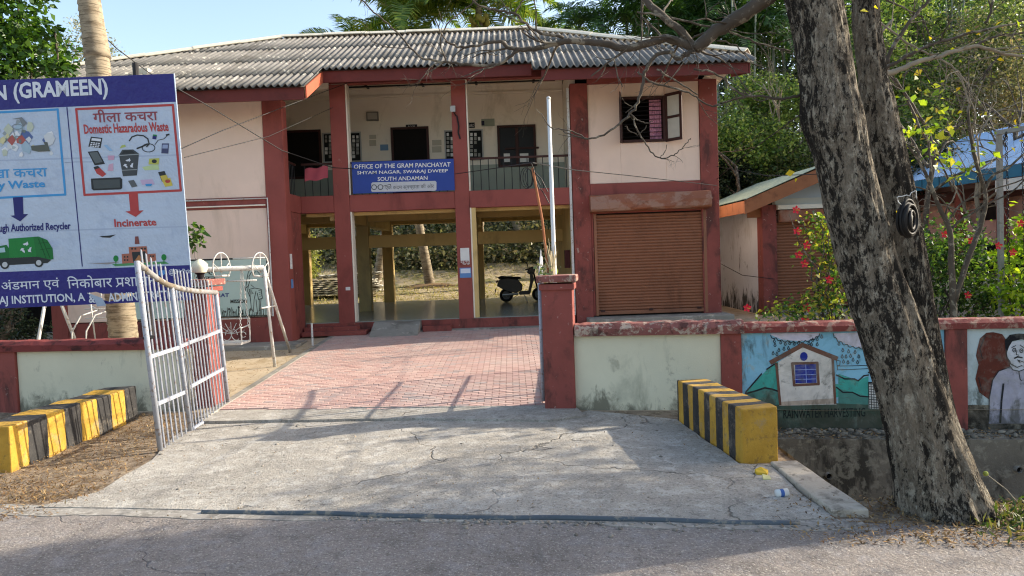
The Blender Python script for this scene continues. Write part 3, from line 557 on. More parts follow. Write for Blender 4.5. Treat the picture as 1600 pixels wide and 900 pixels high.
casement(xb-.02, FY-.03, .36, -.42, za-.02, zb_+.03, .48, win); casement(xa+.02, FY-.03, -.10, -.5, za-.02, zb_+.03, .46, win)
# left wing
LY = 16.42
bb('wall', -9.895, -5.365, LY, LY+.2, 3.60, 5.70, CREAM); bb('beam', -9.895, -5.365, LY-.02, LY+.22, 3.36, 3.595, RED); bb('wall', -9.895, -5.365, LY, LY+.2, .95, 3.355, CREAM); bb('dado', -9.895, -5.365, LY-.02, LY+.2, .32, .93, REDW)
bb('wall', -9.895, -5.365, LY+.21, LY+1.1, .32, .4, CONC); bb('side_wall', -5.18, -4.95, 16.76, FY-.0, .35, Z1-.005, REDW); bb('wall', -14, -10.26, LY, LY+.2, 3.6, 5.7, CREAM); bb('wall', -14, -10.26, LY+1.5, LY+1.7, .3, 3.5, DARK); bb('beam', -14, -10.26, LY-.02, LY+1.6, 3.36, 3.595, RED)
bb('ledge', -9.89, -5.37, LY-.06, LY-.022, 3.40, 3.43, CREAMI, bev=.004)
# white conduit frame on the left wing
m = MB(); m.tube([(-7.6, LY-.05, 3.56), (-5.32, LY-.05, 3.56), (-5.32, LY-.05, .95)], .018, 8); m.build('conduit', WHITEP, bd)
bb('back_wall', -14, -12.1, 16.8, 25.6, .3, 6.5, CREAM)
# upper gallery
GY = 19.8
gw = bb('back_wall', -12, 1.515, GY, GY+.16, 3.665, 6.9, CREAMI); bb('dado', -12, 1.515, GY-.006, GY-.001, 3.67, 4.55, DADO, gw, 0)
bb('cornice', -12, 1.515, GY-.06, GY-.001, 6.40, 6.46, CREAMI, gw); cl = bb('ceiling', -12, 1.515, FY+.3, GY-.002, 6.66, 6.70, CREAMI)
for x in (-3.6, -2.15, -.75, .75): bb('ceiling_batten', x-.03, x+.03, FY+.5, GY-.1, 6.625, 6.655, BLACKP, cl, .003)
for y in (18.5, 19.35): bb('ceiling_batten', -4.4, 1.3, y-.03, y+.03, 6.59, 6.622, BLACKP, cl, .003)
bb('side_wall', -12.1, -12.0, GY-2, 25.6, .3, 6.6, CREAM); bb('wall', -5.18, -4.95, 16.76, FY+.01, Z2+.005, 6.3, CREAMI) if False else None
bb('side_wall', -8.2, -8.0, 16.8, GY-.01, 3.67, 6.6, CREAMI)
# gallery openings, boards, small fittings (positions on the back wall read from the photograph)
PG = Plane((0, GY, 0), (0, -1, 0))
def gr(name, px0, py0, px1, py1, d, mat, par=None, inset=0., label=None):
    a = PG.hit(px0, py0); b = PG.hit(px1, py1); o = bb(name, a.x, b.x, GY-d, GY-.007, b.z, a.z, mat, par or bd, .003)
    if label: o['label'] = label
    return o
def framed(name, px0, py0, px1, py1, mat, w=.06, label=None):
    a = PG.hit(px0, py0); b = PG.hit(px1, py1); o = gr(name, px0, py0, px1, py1, .012, mat, label=label)
    for q in ((a.x-w, a.x, b.z-w, a.z+w), (b.x, b.x+w, b.z-w, a.z+w), (a.x+.001, b.x-.001, a.z, a.z+w), (a.x+.001, b.x-.001, b.z-w, b.z)): bb('frame', q[0], q[1], GY-.05, GY-.006, q[2], q[3], WOOD, o, .004)
    return o
d = framed('door', 614, 203, 670, 300, DARK, label='doorway closed by a near-black panel painted as the unlit room')  # solid panel; the darkness of the room is put into its colour
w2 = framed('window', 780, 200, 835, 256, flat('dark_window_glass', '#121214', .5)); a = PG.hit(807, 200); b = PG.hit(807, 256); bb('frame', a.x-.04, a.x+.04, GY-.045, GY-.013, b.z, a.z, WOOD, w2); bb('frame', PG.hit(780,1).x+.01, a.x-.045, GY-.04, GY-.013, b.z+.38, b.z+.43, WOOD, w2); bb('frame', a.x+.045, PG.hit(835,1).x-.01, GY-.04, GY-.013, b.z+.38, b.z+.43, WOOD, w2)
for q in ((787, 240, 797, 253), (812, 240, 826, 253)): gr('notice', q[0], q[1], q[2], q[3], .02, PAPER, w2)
w1 = framed('window', 447, 208, 501, 275, DARK, label='near-black panel painted as an unlit opening at the left end of the gallery')  # no real opening: its unlit depth is only the panel's near-black colour
SN = flat('silver_board_frame', '#a9aba8', .5)
def board(x0, y0, x1, y1):
    o = gr('notice_board', x0, y0, x1, y1, .03, flat('dark_board_felt', '#1f2322', .9)); a = PG.hit(x0, y0); b = PG.hit(x1, y1)
    for q in ((a.x-.035, a.x, b.z-.035, a.z+.035), (b.x, b.x+.035, b.z-.035, a.z+.035), (a.x+.001, b.x-.001, a.z, a.z+.035), (a.x+.001, b.x-.001, b.z-.035, b.z)): bb('frame', q[0], q[1], GY-.045, GY-.007, q[2], q[3], SN, o, .003)
    nx = int((x1-x0)/6)
    for i in range(nx):
        for j in range(6):
            x = x0+2+i*(x1-x0-3)/nx; y = y0+2+j*(y1-y0-4)/6
            if random.random() < .8: gr('notice', x, y, x+3.6+random.random(), y+4.2+random.random()*1.2, .033+.001*random.random(), flat('notice_paper', '#8f908a', .9) if random.random() < .6 else PAPER, o)
    return o
board(506, 210, 564, 251); board(696, 206, 754, 248)
gr('name_board', 634, 195, 652, 200, .02, BLACKP); gr('name_board', 727, 192, 742, 200, .02, BLACKP)
lettering('ROOM', PG, [(638,196.3),(648,196.1),(648,199),(638,199.2)], PAPER, bd, .024); lettering('BOARD', PG, [(728.5,194),(741,193.6),(741,198.6),(728.5,199)], PAPER, bd, .024)
eb = gr('electric_box', 573, 176, 592, 189, .09, flat('grey_meter_box', '#77736b', .5)); gr('cover', 575, 178, 590, 187, .10, flat('box_cover', '#a59f94', .5), eb)
for q in ((577,211,588,217),(577,219,588,228),(675,219,690,227),(675,229,690,238)): gr('notice', *q, .012, flat('faded_notice', '#b3ad9b', .85))
gr('notice', 594, 226, 607, 235, .012, flat('blue_notice', '#6f8da6', .85)); gr('notice', 752, 186, 773, 197, .012, flat('torn_poster', '#8e9483', .85)); gr('notice', 752, 189, 757, 196, .014, flat('poster_dark', '#2a2a40', .85))
# balcony railing
rl = bb('railing', -3.74, -1.29, FY+.10, FY+.15, 4.42, 4.47, WOOD); rr = bb('railing', -.90, 1.515, FY+.10, FY+.15, 4.42, 4.47, WOOD); r0 = bb('railing', -4.92, -4.16, FY+.10, FY+.15, 4.42, 4.47, WOOD); r3 = bb('railing', -5.09, -5.04, 16.78, FY+.12, 4.42, 4.47, WOOD)
for par, x0, x1 in ((rl, -3.68, -1.3), (rr, -.83, 1.5), (r0, -4.85, -4.2)):
    for k in range(int((x1-x0)/.185)+1): MB().tube([(x0+k*.185, FY+.125, Z2-.02), (x0+k*.185, FY+.125, 4.42)], .010, 6).build('baluster', BLACKP, par)
for k in range(7): MB().tube([(-5.065, 16.9+k*.12, Z2-.02), (-5.065, 16.9+k*.12, 4.42)], .010, 6).build('baluster', BLACKP, r3)
# ground hall columns and beams
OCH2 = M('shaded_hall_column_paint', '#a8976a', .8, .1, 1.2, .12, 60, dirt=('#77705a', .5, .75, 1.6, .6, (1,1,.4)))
for x in (-7.05, -4.2, -1.1):
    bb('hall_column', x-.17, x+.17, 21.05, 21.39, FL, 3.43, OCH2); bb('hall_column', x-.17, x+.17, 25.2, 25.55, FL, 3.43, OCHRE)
    bb('hall_beam', x-.14, x+.14, FY+.31, 21.04, 3.10, 3.435, OCHRE); bb('hall_beam', x-.14, x+.14, 21.4, 25.19, 3.10, 3.435, OCHRE)
for a, b in ((-12, -7.225), (-7.025+.145, -4.375), (-4.025, -1.275), (-.925, 1.515)):
    bb('tie_beam', a, b, 21.08, 21.36, 2.47, 2.82, OCHRE); bb('hall_beam', a, b, 21.08, 21.36, 3.22, 3.435, OCHRE); bb('hall_beam', a, b, 25.22, 25.52, 3.3, 3.435, OCHRE)
bb('front_beam_lining', -4.9, 1.5, FY+.285, FY+.31, 3.20, 3.435, OCHRE)
bb('column_lining', -.935, -.80, FY+.03, FY+.3, FL, 3.28, OCHRE, bev=.003); bb('hall_wall', 1.495, 1.515, FY+.31, 25.5, FL, 3.43, OCHRE, bev=0)
bb('meter_box', 1.36, 1.49, 18.6, 18.9, 1.75, 2.2, flat('maroon_box', '#4a1d1c', .6)); bb('switch_panel', -4.13+.17, -3.85, FY-.012, FY-.001, 1.42, 1.50, PAPER)
bb('notice', -1.20, -.985, FY-.012, FY-.001, 2.02, 2.33, PAPER); bb('notice', -1.23, -.955, FY-.012, FY-.001, 1.62, 1.86, flat('blue_notice_sheet', '#5e86b8', .8), label='blue and white printed notice'); bb('notice', -1.21, -.975, FY-.016, FY-.013, 1.73, 1.84, flat('notice_white_part', '#c9d3df', .8))
bb('notice', -1.205, -.98, FY-.016, FY-.013, 1.93, 2.03, M('peeling_red_poster', '#7d2a26', .8, .2, 12, .1, 60, dirt=('#c9c4bd', .5, .56, 25, .8)))
for (y0, y1, c) in ((1.98, 2.32, PAPER), (1.55, 1.75, flat('blue_notice_sheet', '#5e86b8', .8))): bb('notice', -4.928, -4.92, 16.5, 16.66, y0, y1, c)
# rolling shutter of the right wing
XS0, XS1 = 1.99, 4.66
sh = bb('rolling_shutter', XS0, XS0+.07, FY-.03, FY+.10, .60, 3.03, SHUT); bb('guide', XS1-.07, XS1, FY-.03, FY+.10, .60, 3.03, SHUT, sh); bb('bottom_bar', XS0+.075, XS1-.075, FY-.005, FY+.06, .62, .71, SHUT, sh)
h = .0715; m = MB(); y = FY+.04; m.add([(XS0+.07, y, 0), (XS1-.07, y, 0), (XS1-.07, y-.024, h*.35), (XS0+.07, y-.024, h*.35), (XS0+.07, y-.024, h*.72), (XS1-.07, y-.024, h*.72), (XS0+.07, y, h*.98), (XS1-.07, y, h*.98)], [(0,1,2,3), (3,2,5,4), (4,5,7,6)])
me = bpy.data.meshes.new('slat'); me.from_pydata(m.v, [], m.f); me.materials.append(SHUT)
for k in range(32): o = bpy.data.objects.new('slat', me); COL.objects.link(o); o.parent = sh; o.matrix_parent_inverse = Matrix.Identity(4); o.location = (0, 0, .715+k*h)
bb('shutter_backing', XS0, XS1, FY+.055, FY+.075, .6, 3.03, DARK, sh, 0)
for x in (2.15, 3.3, 4.45): bb('lock', x-.05, x+.05, FY-.03, FY-.006, .69, .74, WOOD, sh, .004)
m = MB(); prof = [(FY-.02, 3.05), (FY-.30, 3.07), (FY-.34, 3.12), (FY-.34, 3.26), (FY-.28, 3.44), (FY-.02, 3.47)]; n = 12; vs = []
for i in range(n+1):
    x = 1.9+2.82*i/n
    for j, (yy, zz) in enumerate(prof): q = Vector((x*1.7, j*3, 1)); vs.append((x, yy+.03*mnoise.noise(q), zz+.03*mnoise.noise(q+Vector((5,5,5)))+.02*i/n))
m.add(vs, [(i*6+j, (i+1)*6+j, (i+1)*6+j+1, i*6+j+1) for i in range(n) for j in range(5)]+[tuple(range(6)), tuple(n*6+j for j in range(6))[::-1]]); m.build('shutter_hood', HOODM, bd)
bb('wall', 1.935, 1.985, FY-.0, FY+.2, .6, 3.025, REDW); bb('doorstep', 1.75, 5.1, 16.95, FY+.3, .3, .58, CONC, bev=.02)
# sign between the front columns
sg = thing('office_sign', 'blue sign board naming the gram panchayat office, hung between two balcony columns', 'sign', (-2.48, FY-.03, 3.7))
PS = Plane((0, FY-.045, 0), (0, -1, 0)); BLU = flat('sign_blue', '#27418f', .45); WLET = flat('white_lettering', '#dcdcd8', .6)
B('board', -3.68, -1.27, FY-.045, FY-.022, 3.70, 4.44, BLU, sg, .003)
lettering('OFFICE OF THE GRAM PANCHAYAT', PS, [(553,257),(704,253.4),(704,260.4),(553,264)], WLET, sg, .004, .012)
lettering('SHYAM NAGAR, SWARAJ DWEEP', PS, [(558,267.4),(700,264),(700,270.6),(558,274.2)], WLET, sg, .004, .012)
lettering('SOUTH ANDAMAN', PS, [(590,276.6),(668,274.6),(668,281),(590,283)], WLET, sg, .004, .012)
patch('logo_strip', PS, [(580,287),(582,285),(680,282.6),(682,284.5),(682,296),(680,298),(582,300),(580,298.5)], flat('pale_strip', '#b9bcc0', .6), sg, .004)
strokes('spectacles', PS, [(1.1, circ(584.5,292.5,3.8)+[(588.3,292.5)]), (1.1, circ(594.5,292.3,3.8)+[(598.3,292.3)]), (1.1, [(588,292),(591,292)]), (.9, [(598,291),(610,288),(611,291)])], flat('logo_grey', '#3a3d40', .7), sg, .007, 1)
lettering('एक कदम स्वच्छता की ओर', PS, [(602,289),(678,286.5),(678,295.5),(602,298)], flat('logo_text', '#54575a', .7), sg, .007)
# mural on the left wing wall
PM = Plane((0, LY-.024, 0), (0, -1, 0)); ms = thing('wall_mural', 'painted clean village mission mural with a deer on the left wing wall behind the swings', 'mural', (-6.2, LY-.02, .95))
B('ground_paint', -8.9, -5.40, LY-.018, LY-.002, .96, 2.27, M('mural_pale_green', '#b7c9bd', .8, .06, 2, .1, 60), ms)
INK2 = flat('mural_black', '#1c1d1e', .85); PM = Plane((0, LY-.018, 0), (0, -1, 0))
B('border', -8.9, -5.40, LY-.021, LY-.019, 2.235, 2.27, INK2, ms); B('border', -5.425, -5.40, LY-.0212, LY-.019, .96, 2.23, INK2, ms); B('border', -8.9, -5.43, LY-.021, LY-.019, .96, .985, INK2, ms)
lettering('BHARAT', PM, [(319,459),(358,458),(358,464),(319,465)], flat('mural_blue_letters', '#27357a', .8), ms, .004, .03); lettering('MISSION', PM, [(360,468),(386,467.5),(386,473.5),(360,474)], INK2, ms, .004, .03)
lettering('स्वच्छ', PM, [(300,421),(340,421),(340,430),(300,430)], INK2, ms, .004, .02); lettering('भारत', PM, [(306,432),(338,432),(338,439),(306,439)], INK2, ms, .004, .02)
strokes('painted_deer', PM, [(1, [(388,425),(386,435),(384,450),(388,447),(390,440),(389,432),(393,425)]), (1, [(388,445),(387,455),(391,465),(390,452),(398,450),(408,452),(410,466),(404,468),(402,458)]), (1, [(391,465),(393,484),(396,487),(397,468),(400,455)]), (1, [(400,468),(402,486),(405,486),(405,468)]), (1, [(408,466),(406,486)]), (.8, [(392,445),(397,449)]), (.8, [(394,430),(400,424)]), (.8, [(402,424),(410,434)]), (1, [(384,450),(383,455)]), (1,[(388,425),(392,421),(400,420)])]
  +[(.7, [(389+k, 455+k*1.5), (393+k, 454+k*1.5)]) for k in range(4)]+[(.7, [(404+k*.6, 454+k*3), (409, 453+k*3)]) for k in range(4)], INK2, ms, .004, 1)
L = [(1, [(x, 495), (x+random.uniform(-3,3), 495-random.uniform(4,15))]) for x in np.arange(347, 419, 2.2)]
m_ = strokes('painted_grass', PM, L, flat('mural_dark_green', '#27352b', .85), ms, .004, 1)
for x, y in ((352,487),(358,483),(365,488),(373,480),(379,490),(391,484),(402,489),(410,482)): patch('painted_flower', PM, circ(x, y, 1.8, 1.8, 8), INK2, ms, .005)
# ------------------------------------------------------------------ roof
TG = .466; RZ = lambda y: 6.42+(y-16.8)*TG
RIDGE_Y = 21.1; RX0, RX1 = -6.2, .75; HL = (-13.2, 15.8); HR = (5.55, 16.75)     # hip feet
def hipy(x):
    if x < RX0: return RIDGE_Y+(x-RX0)*(RIDGE_Y-HL[1])/(RX0-HL[0])
    if x > RX1: return RIDGE_Y-(x-RX1)*(RIDGE_Y-HR[1])/(HR[0]-RX1)
    return RIDGE_Y
m = MB(); u = .03
def rp(x, y, dz=0): return (x, y, RZ(y)+dz-u)
m.poly([rp(-13, 15.35), rp(-4.12, 15.35), rp(-4.12, 16.8), rp(.62, 16.8), rp(.62, 16.2), rp(5.42, 16.2), rp(5.42, hipy(5.42)), rp(RX1, RIDGE_Y), rp(RX0, RIDGE_Y), rp(-13, hipy(-13))])
yb = 26.4; zb2 = RZ(RIDGE_Y)-u-(yb-RIDGE_Y)*TG; bk = [(RX0, RIDGE_Y, RZ(RIDGE_Y)-u), (RX1, RIDGE_Y, RZ(RIDGE_Y)-u), (5.5, yb, zb2), (-13, yb, zb2)]
m.add(bk, [(0,1,2,3)]); m.add([(RX1, RIDGE_Y, RZ(RIDGE_Y)-u), (5.42, hipy(5.42), RZ(hipy(5.42))-u), (5.5, yb, zb2)], [(0,1,2)]); m.add([(RX0, RIDGE_Y, RZ(RIDGE_Y)-u), (-13, hipy(-13), RZ(hipy(-13))-u), (-13, yb, zb2)], [(0,1,2)])
roof = m.build('roof', ASB, bd)
PT = .146; AMP = .030
def sheet(x0, x1, y0, y1, dz):
    n = max(2, int(round((x1-x0)/PT*8))); vs = []; fs = []
    for j in range(2):
        for i in range(n+1):
            x = x0+(x1-x0)*i/n; y = (y0, y1)[j]; vs.append((x, y, RZ(y)+.03+dz*(1-j)+AMP*math.sin(2*math.pi*x/PT)*(1 if True else 0)))
    fs = [(i, i+1, n+2+i, n+1+i) for i in range(n)]
    bm = bmesh.new(); bv = [bm.verts.new(q) for q in vs]
    for q in fs: bm.faces.new([bv[k] for k in q])
    for (px_, py_), (ox, oy) in (((RX0, RIDGE_Y), HL), ((RX1, RIDGE_Y), HR)):
        d = Vector((px_-ox, py_-oy, 0)).normalized(); nn = Vector((-d.y, d.x, 0)); nn = nn if nn.y > 0 else -nn
        bmesh.ops.bisect_plane(bm, geom=bm.verts[:]+bm.edges[:]+bm.faces[:], plane_co=(ox, oy, 0), plane_no=nn, clear_outer=True)
    if not bm.faces: bm.free(); return
    me = bpy.data.meshes.new('roof_sheet'); bm.to_mesh(me); bm.free(); me.materials.append(ASB); me.polygons.foreach_set('use_smooth', [True]*len(me.polygons))
    o = bpy.data.objects.new('roof_sheet', me); COL.objects.link(o); o.parent = roof; s = o.modifiers.new('thickness', 'SOLIDIFY'); s.thickness = .008; s.offset = -1
rowsy = [(None, 17.9), (17.75, 19.45), (19.3, RIDGE_Y)]
SW = PT*7
for k in range(-13, 6):
    x0 = k*SW+.6; x1 = x0+SW+PT*.5
    segs = []
    for (a, b) in ((-13., -4.08), (-4.08, .60), (.60, 5.45)):
        c0, c1 = max(x0, a), min(x1, b)
        if c1-c0 > .08: segs.append((c0, c1, 15.28 if b < -4 else 16.72 if b < 1 else 16.12))
    for c0, c1, ye in segs:
        for r, (a, b) in enumerate(rowsy):
            j = random.uniform(-.015, .015)
            if r == 0 and ye < 15.5: sheet(c0, c1, ye+j, 16.45, .012); sheet(c0, c1, 16.3+j, b, .022)
            else: sheet(c0, c1, (ye if a is None else a)+j, b, .012+.006*r)
def cap(a, b, n, parent):
    a = Vector(a); b = Vector(b); d = (b-a).normalized(); s = d.cross(Vector((0,0,1))).normalized(); w = .16
    for i in range(n):
        p0 = a.lerp(b, i/n)+Vector((0,0,.012*(i % 2))); p1 = a.lerp(b, (i+1.04)/n)+Vector((0,0,.012*(i % 2))); m = MB(); vs = []
        for p in (p0, p1):
            for o_, z in ((-w, -.055), (-w*.5, .0), (0, .045), (w*.5, .0), (w, -.055)): vs.append(p+s*o_+Vector((0,0,z)))
        m.add(vs, [(j, j+1, j+6, j+5) for j in range(4)]); o = m.build('ridge_cap', CAPC, parent); q = o.modifiers.new('thickness', 'SOLIDIFY'); q.thickness = .02
zr = RZ(RIDGE_Y)+.085
cap((RX0, RIDGE_Y, zr), (RX1, RIDGE_Y, zr), 6, roof); cap((RX1, RIDGE_Y, zr), (HR[0]-.1, hipy(HR[0]-.1), RZ(hipy(HR[0]-.1))+.10), 6, roof); cap((RX0, RIDGE_Y, zr), (HL[0]+.3, hipy(HL[0]+.3), RZ(hipy(HL[0]+.3))+.085), 7, roof)
# fascias and soffits
def fas(x0, x1, y, mat, h=.26, name='fascia'): zt = RZ(y)+.005; return bb(name, x0, x1, y, y+.035, zt-h, zt-.03, mat)
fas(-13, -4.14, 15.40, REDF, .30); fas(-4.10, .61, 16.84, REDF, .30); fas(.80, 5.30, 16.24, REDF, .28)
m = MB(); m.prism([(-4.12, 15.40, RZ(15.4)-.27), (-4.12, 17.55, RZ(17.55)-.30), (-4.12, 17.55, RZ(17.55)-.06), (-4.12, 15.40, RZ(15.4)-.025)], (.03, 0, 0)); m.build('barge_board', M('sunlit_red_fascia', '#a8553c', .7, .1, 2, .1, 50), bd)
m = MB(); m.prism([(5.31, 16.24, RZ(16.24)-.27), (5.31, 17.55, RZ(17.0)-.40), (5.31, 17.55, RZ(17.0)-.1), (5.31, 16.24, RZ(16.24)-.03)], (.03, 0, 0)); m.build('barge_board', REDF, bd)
bb('wall', -10, -5.0, LY+.0, LY+.2, 5.705, 6.0, REDF); bb('beam', -4.95, -4.14, 17.6, 17.62, 6.5, 6.7, CREAMI)
# flood light and cable bits on the gallery column, pink cloth on the railing
m = MB(); m.box(-1.30, -1.18, FY-.14, FY-.10, 5.52, 5.66); fl_ = m.build('floodlight', SN, None, .005); tag(fl_, 'small square floodlight fixed high on the middle balcony column', 'floodlight')
MB().tube([(-1.24, FY-.10, 5.55), (-1.2, FY-.05, 5.48), (-1.18, FY-.01, 5.45)], .015, 6).build('bracket', BLACKP, fl_)
MB().tube([(-1.16, FY-.02, 5.45), (-1.12, FY-.03, 5.2), (-1.14, FY-.02, 5.05), (-1.10, FY-.03, 4.9)], .018, 6).build('cable', BLACKP, fl_)
m = MB(); n = 10; vs = []
for j in range(5):
    for i in range(n+1): vs.append((-4.82+.55*i/n, FY+.07-.012*math.sin(i*1.1+j*.5)-.01*j, 4.33-.075*j+.02*math.sin(i*.9)+.06*i/n))
m.add(vs, [(j*(n+1)+i, j*(n+1)+i+1, (j+1)*(n+1)+i+1, (j+1)*(n+1)+i) for j in range(4) for i in range(n)])
tag(m.build('hanging_cloth', flat('pink_cloth', '#b0525c', .9), smooth=True), 'pink cloth hanging on the balcony railing beside the left wing', 'cloth')
# ------------------------------------------------------------------ gate leaves
PGT = Plane((-4.04, 8.27, 0), (Vector((-4.17, 10.6, 0))-Vector((-4.04, 8.27, 0))).cross(Vector((0,0,1))))
if PGT.n.x < 0: PGT.n = -PGT.n
gt = thing('gate_leaf', 'white barred iron gate leaf standing open on the left of the driveway', 'gate', tuple(PGT.hit(298, 675)))
H_ = lambda x, y, o=0.: PGT.hit(x, y, o)
MB().tube([H_(214,408), H_(251.5,709)], .032, 10).build('post', GATEP, gt, smooth=True); MB().tube([H_(268,447), H_(298,676)], .028, 10).build('post', GATEP, gt, smooth=True); MB().tube([H_(337,456), H_(357,636)], .030, 10).build('post', GATEP, gt, smooth=True)
TR = [(214,411),(222,417),(233,426),(246,436),(262,445),(282,451),(305,455),(338,457)]; MB().tube([H_(*q) for q in TR], .034, 10).build('top_rail', M('rust_stained_gate_rail', '#8b8987', .6, .15, 6, .15, 70, dirt=('#6a5a3e', .5, .62, 5, .7)), gt, smooth=True)
MB().tube([H_(251,709), H_(298,676)], .028, 10).build('bottom_rail', GATEP, gt, smooth=True); MB().tube([H_(298,673), H_(357,634)], .028, 10).build('bottom_rail', GATEP, gt, smooth=True)
for q in (((236,557),(279,543)), ((282,541),(343,517)), ((246,631),(288,613)), ((294,606),(349,576))):
    a, b = H_(*q[0], .01), H_(*q[1], .01); m = MB(); d = Vector((.012, 0, 0)); z = Vector((0, 0, .022)); m.prism([a-z-d, b-z-d, b+z-d, a+z-d], d*2); m.build('flat_bar', GATEP, gt)
def ytop(x):
    for (a, b), (c, d) in zip(TR[:-1], TR[1:]):
        if a <= x <= c: return b+(d-b)*(x-a)/(c-a)
    return TR[-1][1]
for (n, bx0, bx1, by0, by1, tx0, tx1) in ((6, 251.5, 298, 709, 676, 216, 269), (12, 298, 357, 676, 636, 269, 337)):
    for k in range(1, n+1):
        f = k/(n+1); xb_, yb_ = bx0+(bx1-bx0)*f, by0+(by1-by0)*f; xt = tx0+(tx1-tx0)*f; yt = ytop(xt); ex = 26 if xt < 300 else 16; sl = (xb_-xt)/(yb_-yt)
        MB().tube([H_(xb_, yb_-1), H_(xt, yt), H_(xt-sl*ex, yt-ex), H_(xt-sl*(ex+3), yt-ex-3)], [.0105, .0105, .0105, .002], 6, cap=False).build('bar', GATEP, gt)
MB().tube([H_(290,560,.03), H_(294,585,.03), H_(297,625,.03)], .012, 6).build('bolt', STEEL, gt); a = H_(231,527); MB().tube([a+Vector((.05,.02,0)), a+Vector((-.02,-.05,.0)), a+Vector((-.06,.03,.0)), a+Vector((.05,.02,0))], .02, 6).build('clasp', BLACKP, gt)
g2 = thing('gate_leaf', 'white barred iron gate leaf folded back behind the right gate pillar, seen edge on', 'gate', (.40, 9.9, .05))
x0, y0, x1, y1 = .375, 9.95, .50, 12.3; L2 = lambda f, z: (x0+(x1-x0)*f, y0+(y1-y0)*f, z+.08*f)
for f in (0, .5, 1): MB().tube([L2(f, .12), L2(f, 1.78+.2*f)], .028, 8).build('post', GATEP, g2, smooth=True)
MB().tube([L2(f/8, 1.78+.2*(f/8)**2) for f in range(9)], .028, 8).build('top_rail', GATEP, g2, smooth=True); MB().tube([L2(0, .14), L2(1, .14)], .026, 8).build('bottom_rail', GATEP, g2, smooth=True)
for z in (.75, 1.3): MB().tube([L2(0, z), L2(1, z)], .018, 4).build('flat_bar', GATEP, g2)
for k in range(1, 20): f = k/20; MB().tube([L2(f, .14), L2(f, 1.9+.2*f*f), L2(f, 1.94+.2*f*f)], [.0105, .0105, .002], 6).build('bar', GATEP, g2)
# ------------------------------------------------------------------ waste banner on its frame
bn = thing('waste_banner', 'large printed blue and white waste sorting banner on poles behind the left wall', 'banner', (-6.4, 10.4, .1))
c0 = P(0, 125, 10.25); c1 = P(272, 115, 10.05); c2 = P(302, 470, 10.42); PB = Plane(c1, (c0-c1).cross(c2-c1))
if PB.n.y > 0: PB.n = -PB.n
def bl(x, y0_, s): return (x, y0_-s*x)
X0 = -330; ytp = lambda x: 125-10/272*x; yb1 = lambda x: 172-13/278*x; yb2 = lambda x: 425-11/300*x; ybt = lambda x: 482-13/292*x
xr = lambda y: 272+(y-115)*30/355
BW = M('banner_print_white', '#b4c3d6', .5, .05, 1.5, .35, 2.3, bdist=.10, dirt=('#98a9c4', .55, .8, 1.8, .6)); BBL = M('banner_print_blue', '#2b2c78', .45, .1, 1.5, .35, 2.3, bdist=.10)
# cloth grid with shallow wrinkles, torn hole near the bottom
hole = [(136,458),(150,456),(160,459),(215,458),(196,466),(170,471),(160,478),(150,466)]
patch('cloth', PB, [(X0, yb1(X0)), (0, yb1(0)), (xr(159), yb1(277)), (xr(414), yb2(298)), (0, yb2(0)), (X0, yb2(X0))], BW, bn, 0)
patch('header_band', PB, [(X0, ytp(X0)), (xr(115), ytp(272)), (xr(159), yb1(277)), (X0, yb1(X0))], BBL, bn, 0.0); patch('footer_band', PB, [(X0, yb2(X0)), (xr(414), yb2(298)), (xr(470), ybt(302)), (X0, ybt(X0))], BBL, bn, 0.0, holes=[hole])
patch('torn_flap', PB, [(136,457),(160,466),(166,477),(152,479),(147,468)], flat('banner_back', '#9fb0c4', .6), bn, .03)
# hem edge gives the sheet a thickness, poles behind
m = MB(); m.tube([PB.hit(xr(y), y, -.006) for y in (115, 200, 300, 400, 469)], .009, 6); m.build('hem', BW, bn)
for px in (212, -150): q = P(px, 100 if px == 212 else 140, 11.0); m = MB(); m.tube([(q.x, q.y, 0), (q.x+.02, q.y-.05, q.z)], .045, 10); m.build('pole', flat('dark_pole', '#2c2a2b', .7), bn)
FR = flat('faded_frame_line', '#8793ab', .7)
for y in (240, 352): strokes('crease', PB, [(2.2, [(X0, y+.037*(250-X0)), (xr(y)-2, y+2)])], M('banner_crease', '#a3b2c9', .6, .03, 3, 0), bn, .001)
WL = flat('banner_white_letters', '#cfd6e0', .6); DB = flat('banner_dark_blue', '#272a6c', .6); RD = flat('banner_red', '#b04646', .6); CY = flat('banner_cyan', '#3f93cd', .6); BKK = flat('banner_charcoal', '#2e3336', .6); GRN = flat('banner_green', '#1d7d3c', .6)
lettering('N', PB, [(-10,134),(9,133),(11,156),(-9,157)], WL, bn, .004, .03); lettering('(GRAMEEN)', PB, [(20,129),(167,122),(170,155),(22,162)], WL, bn, .004, .03)
lettering('SWACHH BHARAT MISSIO', PB, [(-318,147),(-16,135),(-15,157),(-316,169)], WL, bn, .004, .03)
strokes('frame_line', PB, [(3.4, [(-120,181),(0,175.5),(90,171),(102,304),(0,309),(-120,314)])], CY, bn, .003); strokes('divider', PB, [(1.6, [(104.5,168),(128.5,416)])], DB, bn, .003)
strokes('frame_line', PB, [(3.6, [(119,170.5),(270,164),(282.5,297.5),(132,304.5),(119,170.5)])], RD, bn, .003)
strokes('tear_line', PB, [(.8, [(101,254),(118,253),(140,253),(162,252)])], FR, bn, .002)
lettering('गीला कचरा', PB, [(144,171.5),(245,168.5),(247,188),(146,192)], flat('banner_maroon', '#8d4650', .6), bn, .004, .012); lettering('Domestic Hazaradous Waste', PB, [(130,194.5),(262,190),(264,205),(132,209.5)], RD, bn, .004, .028)
lettering('सूखा कचरा', PB, [(-30,266),(73,262.5),(75,281),(-29,285)], CY, bn, .004, .012); lettering('Dry Waste', PB, [(-26,283.5),(70,281),(71,296),(-25,301)], CY, bn, .004, .028)
